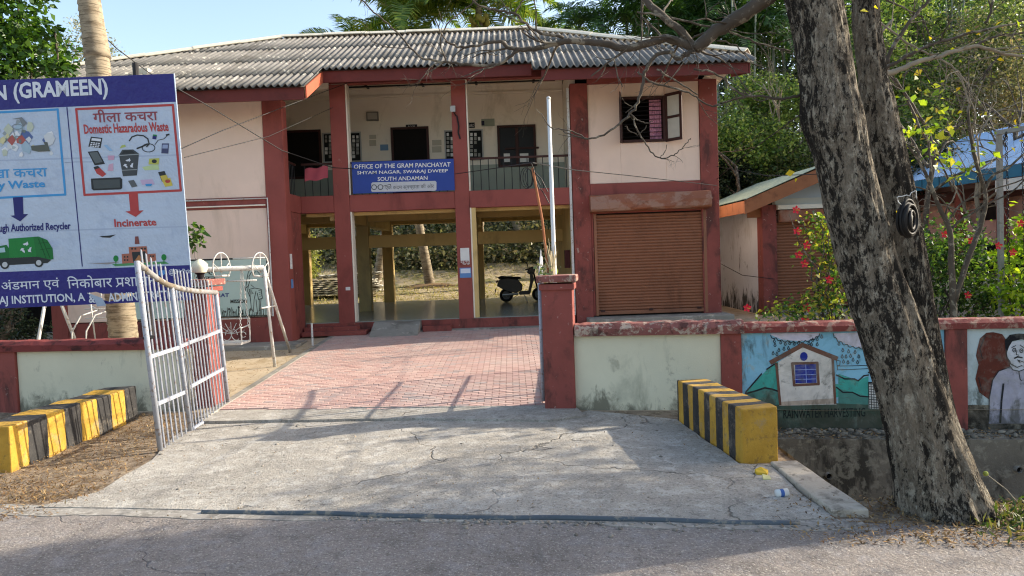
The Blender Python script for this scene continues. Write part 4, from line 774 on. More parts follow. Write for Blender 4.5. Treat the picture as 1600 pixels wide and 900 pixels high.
patch('arrow', PB, [(20,308.5),(35.5,307.5),(36.5,334.5),(44,334.5),(31.5,346),(16,337),(22.5,336.5)], DB, bn, .0045); patch('arrow', PB, [(201,301),(215,300),(217,329),(224.5,328.5),(212,339),(196,330.5),(203.5,329.5)], RD, bn, .0045)
lettering('through Authorized Recycler', PB, [(-22,351),(110,347),(111,361.5),(-21,367)], DB, bn, .004, .028); lettering('Incinerate', PB, [(178,342.5),(243,341),(245,352.5),(179,355)], RD, bn, .004, .028)
# rubbish collage
for k in range(46):
    cx, cy = random.gauss(22, 32), random.gauss(220, 17); cx = max(-110, min(80, cx)); cy = max(188, min(250, cy)); n = random.randint(4, 7); a = random.uniform(2.5, 11)
    q = [(cx+a*random.uniform(.5, 1.1)*math.cos(6.28*i/n), cy+a*random.uniform(.5, 1.3)*math.sin(6.28*i/n)) for i in range(n)]
    patch('printed_rubbish', PB, q, flat('print', random.choice(['#d8dde2', '#c8ced2', '#8f9aa0', '#6b7a78', '#b8c1b0', '#9bb4c4', '#c8c49a', '#a65a56', '#546a9a', '#e0e2e4', '#aab7bd', '#7f8c83']), .6), bn, .003+k*.00012)
patch('printed_rubbish', PB, [(48,228),(70,226),(68,222),(74,222),(78,236),(60,237),(50,235)], flat('print_dark', '#5a605a', .6), bn, .009); patch('printed_rubbish', PB, [(18,186),(34,183),(42,192),(36,198),(30,186)], flat('print_dark2', '#777f84', .6), bn, .009)
strokes('printed_cup', PB, [(1, circ(27,198,8,4)+[(35,198)]), (1, [(20,202),(24,214),(32,212),(35,201)])], flat('print_line', '#7c878d', .6), bn, .010)
# hazardous items
def pp(pts, mat, o=.003): patch('printed_item', PB, pts, mat, bn, o)
pp([(142,213.5),(160,215.5),(157,231.5),(138,229)], BKK); pp([(143.5,215.5),(158,217),(157.3,221),(142.7,219.5)], WL, .005)
for i in range(4):
    for j in range(3): pp([(142+i*3.8-j*.7,222+j*2.7+i*.4),(144.8+i*3.8-j*.7,222.2+j*2.7+i*.4),(144.6+i*3.8-j*.7,223.8+j*2.7+i*.4),(141.8+i*3.8-j*.7,223.6+j*2.7+i*.4)], WL, .005)
strokes('printed_stethoscope', PB, [(2, [(202,220),(206,214),(214,211),(224,212),(231,217),(233,225),(229,229)]), (2.4, [(214,232),(222,229),(230,225)]), (1.2, circ(232,231,10,6.5)+[(242,231)]), (1, [(242,226),(247,219),(256,217),(261,212)]), (2.6,[(260,211),(264,210)])], BKK, bn, .004)
pp([(238.5,212),(245,213),(244,218),(238,217)], DB); pp([(239,210),(245,210.5),(245,213),(239,212)], GRN, .004)
pp([(253,224),(264,224),(263,240),(252,239.5)], flat('printed_phone', '#43496a', .6)); pp([(254,226),(262.5,226),(262,232),(253.5,232)], flat('printed_screen', '#8f9fc0', .6), .005)
pp([(137,237),(153,235.5),(164,256),(148,258.5)], BKK); pp([(139.5,238.5),(152,237.5),(160.5,253),(149,255.5)], flat('printed_tablet', '#5c6568', .6), .005)
pp([(162,227),(167,226),(173,232),(176,236),(171,236)], flat('pale_blue_print', '#8fb4d6', .6)); pp([(187,232),(190,227),(195,226),(197,229)], flat('lime_print', '#a4b46a', .6))
pp([(186,242),(191,234),(208,233.5),(217,240),(214,274),(192,275.5)], flat('bin_print', '#454b4f', .6)); pp([(190,240.5),(193,235.5),(206,235),(211,239.5)], BKK, .005); strokes('printed_line', PB, [(1, [(191,266),(214,265)]), (1.2, [(185,243),(217,241)])], flat('bin_line', '#98a0a4', .6), bn, .006)
def recyc(cx, cy, r, o=.007):
    for k in range(3):
        a = math.radians(-90+120*k); q = [(cx+r*math.cos(a+da)*rr, cy+r*math.sin(a+da)*rr) for da, rr in ((-.75, 1), (.05, 1), (.15, 1.25), (.55, .8), (.1, .35), (.05, .6), (-.6, .6))]; patch('recycling_arrow', PB, q, WL, bn, o)
recyc(201, 256, 7.5)
pp([(146,261),(153,259),(166,272),(160,276.5),(151,271)], RD); pp([(146,261),(153,259),(156,262),(148,265)], BKK, .004); pp([(233,248),(249,247),(248,257),(232,257)], flat('yellow_card', '#b5b85c', .6)); pp(circ(241,252,4,3), BKK, .005)
pp([(222,261),(247,256),(249,265),(226,266)], flat('pale_lime', '#b7cc9a', .6)); pp([(247,269),(257,267),(263,281),(253,284)], BKK); pp([(250,275),(260,273),(264,282),(254,284)], flat('yellow_label', '#bfae50', .6), .005); pp([(168,243),(179,243),(178,250),(169,250)], flat('pink_print', '#c39ab4', .6)); pp([(170,257),(177,255),(177,267),(168,267)], flat('pink_print', '#c7a2b8', .6))
pp([(142,279),(188,277),(191,280),(191,294),(188,296),(146,297.5),(143,295)], BKK); pp([(145,281.5),(187,280),(188,293),(147,295)], flat('case_print', '#4a5254', .6), .005)
pp([(200,282.5),(209,281),(215,291),(206,293)], flat('grey_print', '#5a6064', .6)); pp([(219,281),(238,280),(242,288),(222,289)], flat('violet_print', '#b9a6c4', .6)); pp([(227,287.5),(238,287),(236,291),(228,291)], CY, .005); pp([(252,280),(266,278),(270,290),(258,292)], flat('yellow_box_print', '#c9b856', .6)); pp(circ(262,283,4,3), RD, .005)
# lorry and incinerator drawings
pp([(13,373),(54,370),(58,401),(15,403)], GRN); pp([(52,370),(60,369.5),(74,375),(82,388),(83.5,405),(66,407),(57,400)], flat('green_hopper', '#1b6f38', .6), .004); pp([(-4,385),(10,382.5),(14,388),(15,404),(-4,406)], flat('green_cab', '#196c36', .6), .004); pp([(-3,388),(7,386.5),(8.5,394),(-3,395)], flat('cab_glass', '#9fc0c8', .6), .006)
pp([(-4,404),(58,401),(80,406),(74,411),(-4,415)], BKK, .0045); strokes('printed_line', PB, [(.9, [(60,373),(72,404)]), (.9, [(66,374),(78,403)]), (.8, [(60,380),(74,379)]), (.8, [(63,390),(79,388)])], flat('dark_green', '#0e4a24', .6), bn, .006)
for x, y in ((7.5,413.5),(60.5,410.5)): pp(circ(x, y, 7), BKK, .006); pp(circ(x, y, 4.3), flat('hub_print', '#b9bfc2', .6), .007)
recyc(41, 387.5, 8.5)
BRK = flat('brick_print', '#a86a58', .6)
pp([(175,412.5),(258,408.5),(264,412),(180,416)], flat('lawn_print', '#4f8f5e', .6)); pp([(190,397),(202,396),(203,411),(191,412)], BRK, .004); pp([(201,386),(229,384.5),(232,410),(203,411)], BRK, .005); pp([(231,397),(243,396),(244,408),(232,409)], BRK, .004); pp([(211,369.5),(216,369.3),(218,381),(210.5,381.5)], flat('chimney_print', '#7d4a48', .6), .005)
pp([(206,394),(227,392.5),(229,409),(208,410)], BKK, .006); pp([(210,408),(217,398),(226,407)], flat('flame_print', '#a8744a', .6), .007)
for x in (205, 210, 220, 225): pp([(x,387),(x+3,387),(x+3,390),(x,390)], BKK, .007)
for x, y in ((193.5,400),(198,400),(193.5,405),(198,405),(234,399),(238,399)): pp([(x,y),(x+2.4,y),(x+2.4,y+2.6),(x,y+2.6)], BKK, .007)
pp([(155,369),(170,368),(181,366.5),(172,371.5),(160,371)], BKK); pp([(134,411),(160,410.5),(190,409),(168,413)], flat('grey_road_print', '#8d8a8a', .6))
for x, y in ((181,404),(256,402)): pp(circ(x, y, 4, 5), GRN, .005); strokes('printed_line', PB, [(1.2, [(x, y+4),(x, y+10)])], GRN, bn, .005)
lettering('अंडमान एवं', PB, [(1,438),(92,433.5),(94,452),(3,457)], WL, bn, .004, .006); lettering('िनकोबार पशासन', PB, [(104,432),(243,425.5),(245,446),(106,451)], WL, bn, .004, .006); strokes('lettering', PB, [(1.6, [(182,448),(188,442)])], WL, bn, .004)
lettering('AJ INSTITUTION, A', PB, [(-2,463),(132,457.3),(134,474),(-1,479.6)], WL, bn, .004, .022); lettering('PANCHAYATI R', PB, [(-120,468),(-4,463.3),(-3,480),(-119,484.5)], WL, bn, .004, .022)
lettering('&', PB, [(138,461),(148,460.6),(149,473),(139,473.6)], WL, bn, .004, .022); lettering('ADMINISTRATION', PB, [(168,457.8),(285,452.5),(287,466),(170,472)], WL, bn, .004, .022)
pp([(248,424),(251,421),(256,422.5),(259,420),(259,427),(254,431),(248,430)], flat('bird_print', '#4a8fd0', .6)); lettering('@DirPris', PB, [(263,420.5),(298,419),(299,429),(264,431)], WL, bn, .004, .01)
# ------------------------------------------------------------------ swing set and play frame in the yard
SY = 13.4; zg = lambda y: gz(-5, y)
sw = thing('swing_set', 'white tubular double swing with bench seats and scroll work in the sandy yard', 'swing', (-7, SY, .2)); WT = WHITEP
def tb(name, pts, r, par=sw, mat=WT, n=8): return MB().tube(pts, r, n).build(name, mat, par, smooth=True)
T = P(412, 418, SY); L0 = P(78, 430, SY); tb('top_beam', [T, Vector((L0.x, SY, T.z+.0))], .045)
tb('leg', [T, G(430,577,.17)], .030); tb('leg', [T, G(455,555,.21)], .030); tb('leg', [Vector((L0.x, SY, T.z)), Vector((L0.x-.05, SY-.65, .15))], .03); tb('leg', [Vector((L0.x, SY, T.z)), Vector((L0.x+.12, SY+.75, .22))], .03)
tb('cross_bar', [Vector((T.x+.012, SY-.26, T.z-.72)), Vector((T.x+.09, SY+.3, T.z-.72))], .016)
for px in (346, 407):
    c = P(px, 418, SY-.0); q = [c+Vector((.10*math.cos(a)*1.0, .25*math.cos(a)*.6, .27*math.sin(a))) for a in np.linspace(-.6, math.pi+.6, 15)]
    tb('wheel_ornament', q, .013); tb('wheel_ornament', [q[0], q[-1]], .02)
    for k in (3, 7, 11): tb('wheel_spoke', [c+Vector((0,0,-.1)), q[k]], .008)
for y_, dz in ((SY-.25, -.22), (SY+.25, .18)): tb('canopy_bar', [Vector((P(335,1,SY).x, y_, T.z+dz)), Vector((T.x-.05, y_, T.z+dz))], .014)
def chain(x0, y0, z0, x1, y1, z1, par, mat=WT, r=.012, s=.055):
    a = Vector((x0,y0,z0)); b = Vector((x1,y1,z1)); n = max(2, int((b-a).length/s)); m = MB()
    for k in range(n):
        c = a.lerp(b, (k+.5)/n); w = .016; hh = s*.55; ax = Vector((w,0,0)) if k % 2 else Vector((0,w,0)); m.tube([c+Vector((0,0,hh)), c+ax+Vector((0,0,hh*.5)), c+ax-Vector((0,0,hh*.5)), c-Vector((0,0,hh)), c-ax-Vector((0,0,hh*.5)), c-ax+Vector((0,0,hh*.5)), c+Vector((0,0,hh))], .0055, 5, cap=False)
    return m.build('chain', mat, par)
a = P(350, 500, SY); b = P(384, 535, SY); x0, x1, zs, zt = P(322,500,SY).x, b.x, b.z, a.z
seat = MB().box(x0, x1, SY-.22, SY+.24, zs-.02, zs+.02).build('bench_seat', WT, sw, .004)
for q in ([(x0,SY+.22,zs),(x0,SY+.26,zt),(x1,SY+.26,zt),(x1,SY+.22,zs)], [(x1,SY-.2,zs),(x1,SY-.2,zs+.28),(x1,SY+.24,zs+.3)], [(x0,SY-.2,zs),(x0,SY-.2,zs+.28),(x0,SY+.24,zs+.3)]): MB().tube(q, .013, 6).build('seat_frame', WT, seat)
cx = (x0+x1)/2; m = MB()
for sx in (-1, 1):
    m.tube([(cx+sx*(.02+.05*t+.09*math.cos(3.4*t)*(1-t*.25)), SY+.25, zs+.12+.10*math.sin(3.4*t)) for t in np.linspace(0, 1.6, 16)], .007, 5); m.tube([(cx+sx*(.22+.05*math.cos(a_)), SY+.25, zs+.12+.05*math.sin(a_)) for a_ in np.linspace(0, 5.6, 12)], .007, 5)
for k in range(7): a_ = math.pi*(k+.5)/7; m.tube([(cx, SY+.25, zs+.14), (cx+.24*math.cos(a_), SY+.25, zs+.14+.22*math.sin(a_))], .006, 5)
m.build('scroll_panel', WT, seat)
for x, y_ in ((x1-.02, SY-.18), (x1, SY+.2), (x0, SY-.18)): chain(x, SY, T.z-.03, x, y_, zs+.25, sw)
xs0, xs1 = P(120,500,SY).x, P(172,500,SY).x; z0 = P(140,528,SY).z; cs = MB()
for x in (xs0+.05, xs1-.3): 
    cs.tube([(x, SY-.3, z0-.15), (x+.02, SY-.28, z0+.15), (x+.12, SY-.15, z0+.42), (x+.3, SY+.1, z0+.5), (x+.05, SY+.2, z0+.6), (x, SY+.3, z0+.95)], .014, 6)
for z in (z0-.05, z0+.35, z0+.52, z0+.85): cs.tube([(xs0+.1, SY+.1, z), (xs1-.1, SY+.1, z)], .010, 6)
cs.tube([(xs0+.32, SY, z0-.1), (xs0+.24, SY, z0+1.0)], .014, 6); cs.tube([(xs1+.02, SY, z0+.3), (xs1+.12, SY, z0+1.)], .014, 6); cs.build('chair_seat', WT, sw, smooth=True)
# small marker post by the hall
q = P(487, 505, 15.9); tag(MB().tube([(q.x, 15.9, .2), (q.x, 15.9, q.z)], .022, 8).build('marker_post', WHITEP), 'short thin white post at the paving edge before the left wing', 'post')
# ------------------------------------------------------------------ flagpole, stick, plant on the right gate pillar
q0 = P(867, 440, 10.6); q1 = P(857, 155, 10.6); fp = thing('flagpole', 'tall plain white flagpole rising behind the right gate pillar', 'flagpole', (q0.x, 10.6, .1))
MB().tube([(q0.x-.0, 10.6, .05), (q0.x, 10.6, q0.z), q1], [.034, .032, .027], 12).build('pole', M('white_pole_paint', '#d8d8d4', .45, .04, 5, .03, 60), fp, smooth=True); MB().ball(tuple(q1+Vector((.0,0,.01))), .032).build('finial', WHITEP, fp, smooth=True)
q0 = P(860, 425, 9.85); q1 = P(832, 262, 9.85); st = thing('leaning_pole', 'thin orange brown pole with tangled wires leaning on the right gate pillar', 'pole', tuple(q0))
MB().tube([q0-Vector((0,0,.4)), q0.lerp(q1, .5)+Vector((.01,0,0)), q1], .017, 8).build('rod', M('rusty_orange_rod', '#a2643f', .6, .2, 8, .2, 60), st)
m = MB(); c = P(827, 272, 9.85)
for k in range(3): m.tube([c+Vector(((.09+.02*k)*math.cos(a_)*.6-.02*k, .03*math.sin(a_+k), (.12+.01*k)*math.sin(a_)-.05)) for a_ in np.linspace(0, 6.28, 16)], .005, 5)
for q in ([(830,255),(835,268),(846,280),(852,292),(856,300)], [(833,262),(836,280),(843,296)], [(838,276),(845,290),(850,284)], [(845,295),(852,306),(858,318)]): m.tube([P(*w_, 9.85+random.uniform(-.05,.05)) for w_ in q], .007, 5)
m.build('wire_tangle', WIREM, st)
pt = thing('potted_stalks', 'clump of dry pale plant stalks standing on the cap of the right gate pillar', 'plant', tuple(P(862, 428, 9.85)))
m = MB(); base = P(860, 428, 9.85); 
for x, y, w_ in ((855,384,.012),(861,392,.016),(864,386,.01),(866,398,.014),(868,378,.008),(859,400,.015),(851,402,.008),(845,412,.006),(838,408,.006),(857,372,.006),(870,392,.012),(849,375,.004)): q = P(x, y, 9.85+random.uniform(-.06,.06)); m.tube([base+Vector((random.uniform(-.05,.05), random.uniform(-.05,.05), -.03)), base.lerp(q, .5)+Vector((.01,0,0)), q], [w_, w_, w_*.4], 6)
m.build('stalk', M('dry_stalk', '#b7a98a', .9, .2, 8, .3, 60), pt)
v, f = leaves(np.array([list(base+Vector((random.gauss(-.08,.06), random.gauss(0,.05), random.uniform(.0,.12)))) for _ in range(60)]), .06, RNG); npmesh('leaf_tuft', v, f, leafmat('succulent_leaf', ['#6f8558', '#8a9870', '#5d7550']), pt)
# ------------------------------------------------------------------ pipe along the road edge and pebbles
pp_ = [(-2.7, 5.79+.41), (-1.5, 6.02), (0, 5.79), (1, 5.64), (1.95, 5.50), (2.15,5.48)]
tag(MB().tube([(x, y, .017+.004*math.sin(x*3)) for x, y in [(xx, float(np.interp(xx, [q[0] for q in pp_], [q[1] for q in pp_]))+.012*math.sin(xx*2.3)+.006*math.sin(xx*7)) for xx in np.arange(-2.7, 2.16, .12)]], .023, 10).build('water_pipe', M('grey_blue_plastic_pipe', '#4d555b', .45, .12, 5, .1, 60, dirt=('#8d8474', .55, .68, 9, .7)), smooth=True), 'long grey plastic pipe lying along the road edge', 'pipe')
ico = bmesh.new(); bmesh.ops.create_icosphere(ico, subdivisions=1, radius=1); iv = np.array([q.co[:] for q in ico.verts]); jf = np.array([[q.index for q in fa.verts] for fa in ico.faces]); ico.free()
def stones(name, pts, smin, smax, mat, label, cat, parent=None):
    vs = []; fs = []
    for k, (x, y, z) in enumerate(pts):
        s = smin+(smax-smin)*random.random()**2; sc = np.array([random.uniform(.7,1.4), random.uniform(.7,1.3), random.uniform(.4,.8)])*s; an = random.uniform(0, 6.28); c_, s_ = math.cos(an), math.sin(an)
        q = iv*sc*(1+.18*RNG.normal(size=(len(iv),1))); q = np.stack([q[:,0]*c_-q[:,1]*s_, q[:,0]*s_+q[:,1]*c_, q[:,2]], 1)+[x, y, z+s*.25]; fs.append(jf+len(vs)*len(iv)); vs.append(q)
    o = npmesh(name, np.concatenate(vs), np.concatenate(fs), mat); o['kind'] = 'stuff'; return tag(o, label, cat)
PEB = M('pale_pebbles', '#857d72', .9, .1, 3, .3, 60, island=.35)
pl = []
for _ in range(420):
    x = random.uniform(-1.6, 2.6); pl.append((x, 5.79-KS*x-.03-abs(random.gauss(0, .05))*(1 if random.random() < .8 else 2.5), .006))
for _ in range(260): x = random.uniform(-4.0, 2.3); y = random.uniform(5.95, 9.3)-KS*x; pl.append((x, y, gz(x, y)+.012)) if random.random() < .35 else None
stones('pebbles', pl, .005, .022, PEB, 'loose pale pebbles scattered along the pipe and road edge', 'pebbles')
pl = []
for _ in range(380): x = random.uniform(2.75, 8); pl.append((x, random.uniform(9.5, 9.71)-KS*x-.02*random.random(), -.2))
for _ in range(200): x = random.uniform(2.75, 8); pl.append((x, random.uniform(9.25, 9.6)-KS*x, -.2))
stones('rubble', pl, .008, .045, M('grey_rubble', '#77706399'[:7], .9, .1, 3, .3, 60, island=.35), 'broken stone rubble along the foot of the mural wall', 'rubble')
# litter
q = G(1190, 742, .02); tag(MB().prism([(q.x-.06,q.y-.03,.02),(q.x+.03,q.y-.06,.02),(q.x+.07,q.y+.02,.025),(q.x+.01,q.y+.05,.05),(q.x-.05,q.y+.04,.03)], (0,.0,.035)).build('broken_yellow_chunk', flat('yellow_chip', '#c9a534', .8), bevel=.006), 'broken yellow painted concrete chunk at the foot of the right striped block', 'debris')
q = G(1196, 750, .02); tag(MB().prism([(q.x-.03,q.y-.03,.02),(q.x+.04,q.y-.03,.02),(q.x+.05,q.y+.03,.03),(q.x-.02,q.y+.03,.05)], (0,0,.02)).build('crushed_wrapper', flat('pale_yellow_wrapper', '#c9c48c', .6), bevel=.004), 'pale yellow crumpled wrapper beside the broken yellow chunk', 'litter')
q = G(1222, 776, .02); m = MB(); m.tube([q+Vector((-.05,0,.03)), q+Vector((.05,.01,.03))], [.03,.036], 12, 0); m.tube([q+Vector((-.02,0.,.03)), q+Vector((.01,.003,.03))], [.0335,.0345], 12, 1, cap=False); tag(m.build('crushed_cup', [PAPER, flat('cup_blue', '#3f62a0', .6)], smooth=True), 'crushed blue and white paper cup lying at the driveway edge', 'cup')
# ------------------------------------------------------------------ scooter in the hall
def scooter(x, y, z):
    x -= .07; t = thing('scooter', 'black scooter parked on its stand in the open ground hall', 'scooter', (x, y, z)); BK = M('black_scooter_paint', '#141416', .25, .1, 3, 0); RM = flat('scooter_rim', '#5a5c5e', .4)
    def prof(pts, w, name, mat, par=t, bev=.03, y0=0.): 
        m = MB(); m.prism([(x+a, y-w/2+y0, z+b) for a, b in pts], (0, w, 0)); return m.build(name, mat, par, bev)
    for wx in (.24, 1.26):
        m = MB(); rr = .215
        for k in range(24):
            for j in range(8): a = 2*math.pi*k/24; b = 2*math.pi*j/8; m.v.append((x+wx+(rr-.045+.045*math.cos(b))*math.cos(a), y+.045*math.sin(b), z+rr+(rr-.045+.045*math.cos(b))*math.sin(a)))
        m.f = [(k*8+j, ((k+1) % 24)*8+j, ((k+1) % 24)*8+(j+1) % 8, k*8+(j+1) % 8) for k in range(24) for j in range(8)]; m.m = [0]*len(m.f); wh = m.build('wheel', BLACKR, t, smooth=True)
        MB().tube([(x+wx, y-.03, z+rr), (x+wx, y+.03, z+rr)], .125, 18).build('rim', RM, wh); MB().tube([(x+wx, y-.045, z+rr), (x+wx, y+.045, z+rr)], .04, 10).build('hub', STEEL, wh)
    prof([(-.02,.60),(.05,.72),(.30,.76),(.62,.70),(.76,.52),(.74,.36),(.55,.28),(.30,.34),(.12,.42),(-.04,.52)], .30, 'rear_body', BK, bev=.012)
    prof([(.02,.73),(.0,.79),(.10,.83),(.34,.80),(.48,.79),(.70,.78),(.74,.72),(.60,.70),(.32,.75)], .25, 'seat', BLACKR, bev=.01)
    prof([(.62,.28),(.66,.22),(.96,.22),(1.02,.30),(.98,.33),(.70,.33)], .30, 'footboard', BK, bev=.01)
    prof([(.92,.28),(1.0,.28),(1.12,.70),(1.08,.92),(1.0,.90),(1.0,.60)], .36, 'leg_shield', BK, bev=.01)
    prof([(1.08,.42),(1.28,.46),(1.46,.38),(1.44,.33),(1.26,.44)], .13, 'front_mudguard', BK, bev=.01)
    prof([(.91,.90),(.96,1.04),(1.08,1.09),(1.18,1.0),(1.14,.86),(1.0,.84)], .24, 'headlamp_cowl', BK, bev=.015)
    MB().tube([(x+1.12, y, z+.9), (x+1.26, y, z+.22)], .028, 8).build('fork', BK, t); MB().tube([(x+.88, y-.33, z+1.0), (x+.98, y-.1, z+1.02), (x+.98, y+.1, z+1.02), (x+.88, y+.33, z+1.0)], .017, 8).build('handlebar', BLACKR, t)
    for s in (-1, 1):
        MB().tube([(x+.95, y+s*.22, z+1.02), (x+.93, y+s*.26, z+1.17)], .006, 6).build('mirror_stem', BLACKP, t); MB().ball((x+.92, y+s*.27, z+1.20), .055, sq=(.3,1,.8)).build('mirror', BLACKP, t, smooth=True)
    MB().tube([(x+.05, y-.1, z+.78), (x-.06, y-.1, z+.80), (x-.08, y, z+.80), (x-.06, y+.1, z+.80), (x+.05, y+.1, z+.78)], .011, 6).build('grab_rail', BLACKP, t); prof([(-.06,.46),(-.10,.30),(-.13,.26),(-.11,.40),(-.02,.52)], .14, 'mudflap', BLACKR, bev=.005)
    prof([(-.05,.60),(-.07,.66),(-.02,.70),(.02,.66)], .2, 'tail_light', flat('tail_light_red', '#5a1414', .3), bev=.008); MB().tube([(x+.78, y-.08, z+.26), (x+.90, y-.22, z+.0)], .012, 6).build('side_stand', STEEL, t); MB().tube([(x+.12, y-.17, z+.24), (x+.62, y-.17, z+.26)], [.05,.035], 10).build('exhaust', STEEL, t)
q = P(778, 470, 23.2); scooter(q.x+.10, 23.2, FL)
# ------------------------------------------------------------------ overhead cables
def cable(name, pts, Y, r=.008, label='', sag=0.):
    Ys = Y if hasattr(Y, '__len__') else [Y]*len(pts); q = [P(*a, y) for a, y in zip(pts, Ys)]; out = []
    for i in range(len(q)-1):
        for k in range(6):
            t = k/6; out.append(q[i].lerp(q[i+1], t)-Vector((0,0,sag*4*t*(1-t))))
    out.append(q[-1]); return tag(MB().tube(out, r, 5).build(name, WIREM), label, 'cable')
cable('cable', [(160,55),(185,78),(235,115),(330,168),(440,235),(520,262),(560,264)], [12.6,12.9,13.5,14.5,15.5,16.4,17.4], .010, 'black cable running down from the palm trunk over the roof corner to the balcony')
cable('cable', [(275,236),(345,205),(410,180),(510,142),(548,128)], [11,13,15,17,17.5], .008, 'thin cable crossing the left wing towards the balcony column')
cable('cable', [(288,246),(420,213),(520,168)], [11,14,17.4], .006, 'thinner cable below the crossing one on the left wing')
cable('cable', [(710,272),(780,262),(832,254),(900,266),(980,274),(1120,290)], [17.4,14,9.85,12,14,17], .008, 'black cable running to the top of the leaning pole and on to the right wing')
cable('cable', [(1000,330),(1120,280),(1160,245),(1290,150)][1:], [17.5,14,6.2], .007, 'dark cable rising from the right wing to the big trunk')
cable('cable', [(1120,260),(1200,275),(1330,270),(1420,285)], [17.3,12,8,7], .006, 'black cable sagging between the right wing and the big trunk')
cable('cable', [(1126,412),(1160,430),(1210,436)], [18.6,18.5,18.45], .008, 'loose black cable drooping on the small shop wall')
# ------------------------------------------------------------------ small shop at the right
sp = thing('small_shop', 'small white washed shop with green corrugated roof and brown shutter, right of the office', 'shop', (7.8, 19, .3))
def sb(name, *a, **k): par = k.pop('par', sp); bev = k.pop('bev', .006); return B(name, *a[:6], a[6], par, bev, **k)
WM = M('mouldy_white_wall', '#cfd3d6', .85, .08, 1.2, .2, 60, dirt=('#8b897f', .55, .8, 1.1, .5, (1,1,.5)), base=('#23211c', .2, 1.2, .92))
sb('side_wall', 6.33, 6.5, 18.9, 22.8, .1, 3.15, WM); sb('column', 6.30, 6.66, 18.5, 18.89, .1, 3.15, REDW); sb('column', 9.1, 9.35, 18.5, 18.89, .1, 3.2, REDW); sb('back_wall', 6.5, 9.35, 22.6, 22.8, .1, 3.1, WHITEW); sb('side_wall', 9.2, 9.35, 18.9, 22.6, .1, 3.1, WHITEW)
sb('wall', 6.665, 9.095, 18.62, 18.8, 3.12, 3.3, WHITEW); m = MB(); m.prism([(6.1, 18.62, 3.30), (9.3, 18.62, 3.30), (7.7, 18.62, 3.95)], (0, .16, 0)); m.build('gable', M('pale_blue_gable', '#b9c4cf', .8, .06, 2, .1, 60), sp)
sb('lintel', 6.665, 9.095, 18.40, 18.615, 3.02, 3.13, CREAMI); hd = sb('shutter_hood', 6.72, 9.05, 18.42, 18.66, 2.70, 3.01, HOODM, bev=.04); s2_ = sb('rolling_shutter', 6.68, 9.09, 18.70, 18.72, .55, 2.72, DARK)
h = .075; m = MB(); y = 18.69; m.add([(6.7, y, 0), (9.08, y, 0), (9.08, y-.024, h*.35), (6.7, y-.024, h*.35), (6.7, y-.024, h*.72), (9.08, y-.024, h*.72), (6.7, y, h*.98), (9.08, y, h*.98)], [(0,1,2,3), (3,2,5,4), (4,5,7,6)]); me = bpy.data.meshes.new('slat'); me.from_pydata(m.v, [], m.f); me.materials.append(SHUT)
for k in range(29): o = bpy.data.objects.new('slat', me); COL.objects.link(o); o.parent = s2_; o.location = (0, 0, .55+k*h)
sb('doorstep', 6.6, 9.3, 18.0, 18.6, .1, .5, CONC)
rx, rzr, ex, ez = 7.7, 4.07, 5.72, 3.27; sl2 = (rzr-ez)/(rx-ex)
def gsheet(x0, x1, y0, y1, par):
    n = int((y1-y0)/.02); vs = [(x, y0+(y1-y0)*j/n, (ez+sl2*(x-ex) if x <= rx else rzr-sl2*(x-rx))+.012*math.sin(2*math.pi*(y0+(y1-y0)*j/n)/.09)) for x in (x0, x1) for j in range(n+1)]
    m = MB(); m.add(vs, [(j, j+1, n+2+j, n+1+j) for j in range(n)]); o = m.build('roof_sheet', GREENR, par, smooth=True); return o
rf = sb('roof', 7.62, 7.78, 17.9, 23.1, rzr-.10, rzr-.04, BARGE)
for k in range(5): gsheet(5.78, rx, 17.95+k*1.03, 17.95+(k+1)*1.03+.04, rf); gsheet(rx, 9.65, 17.95+k*1.03, 17.95+(k+1)*1.03+.04, rf)
for s in (1, -1):
    X = lambda x: rx+s*(x-rx); m = MB(); m.prism([(X(ex-.02), 17.96, ez-.36), (X(ex-.02), 17.96, ez-.03), (X(rx), 17.96, rzr-.04), (X(rx), 17.96, rzr-.38)], (0, .04, 0)); m.build('barge_board', BARGE, sp)
    m = MB(); m.box(X(ex)-.02, X(ex)+.02, 18.01, 23.1, ez-.33, ez-.03); m.build('fascia', BARGE, sp)
sb('eave_beam', 6.0, 6.3, 18.6, 18.75, 2.85, 3.1, BARGE)
# ------------------------------------------------------------------ blue roofed building
bl_ = thing('blue_roofed_building', 'low pink building with a blue corrugated roof at the far right behind the trunk', 'building', (13, 19, .3))
ea = P(1424, 288, 20.5); eb_ = P(1640, 246, 15.8); eb_.z = ea.z = (ea.z+eb_.z)/2; d = (eb_-ea).normalized(); nrm = Vector((-d.y, d.x, 0)); nrm = nrm if nrm.x > 0 else -nrm
def bq(s, t, z): return ea+d*s+nrm*t+Vector((0,0,z))
Lb = 10.0; st0 = -2.0
rfb = MB(); rfb.prism([bq(st0, 3.0, 1.4), bq(Lb, 3.0, 1.4), bq(Lb, 3.1, 1.4), bq(st0, 3.1, 1.4)], (0,0,.05)); rfb = rfb.build('roof', BLUEF, bl_)
for k in range(12):
    s0 = st0+k; vs = []; n = 50
    for j in range(n+1):
        s = s0+1.03*j/n; w = .014*abs(math.sin(math.pi*s/.11))
        vs += [tuple(bq(s, -.02, .02+w)), tuple(bq(s, 3.05, 1.50+w))]
    m = MB(); m.add(vs, [(2*j, 2*j+2, 2*j+3, 2*j+1) for j in range(n)]); m.build('roof_sheet', BLUER, rfb)
def bwall(name, s0, s1, t0, t1, z0, z1, mat, par=bl_):
    m = MB(); m.prism([bq(s0,t0,z0), bq(s1,t0,z0), bq(s1,t1,z0), bq(s0,t1,z0)], (0,0,z1-z0)); return m.build(name, mat, par, .006)
zf = -ea.z+.2
bwall('fascia', st0, Lb, -.03, .01, -.26, .015, BLUEF)
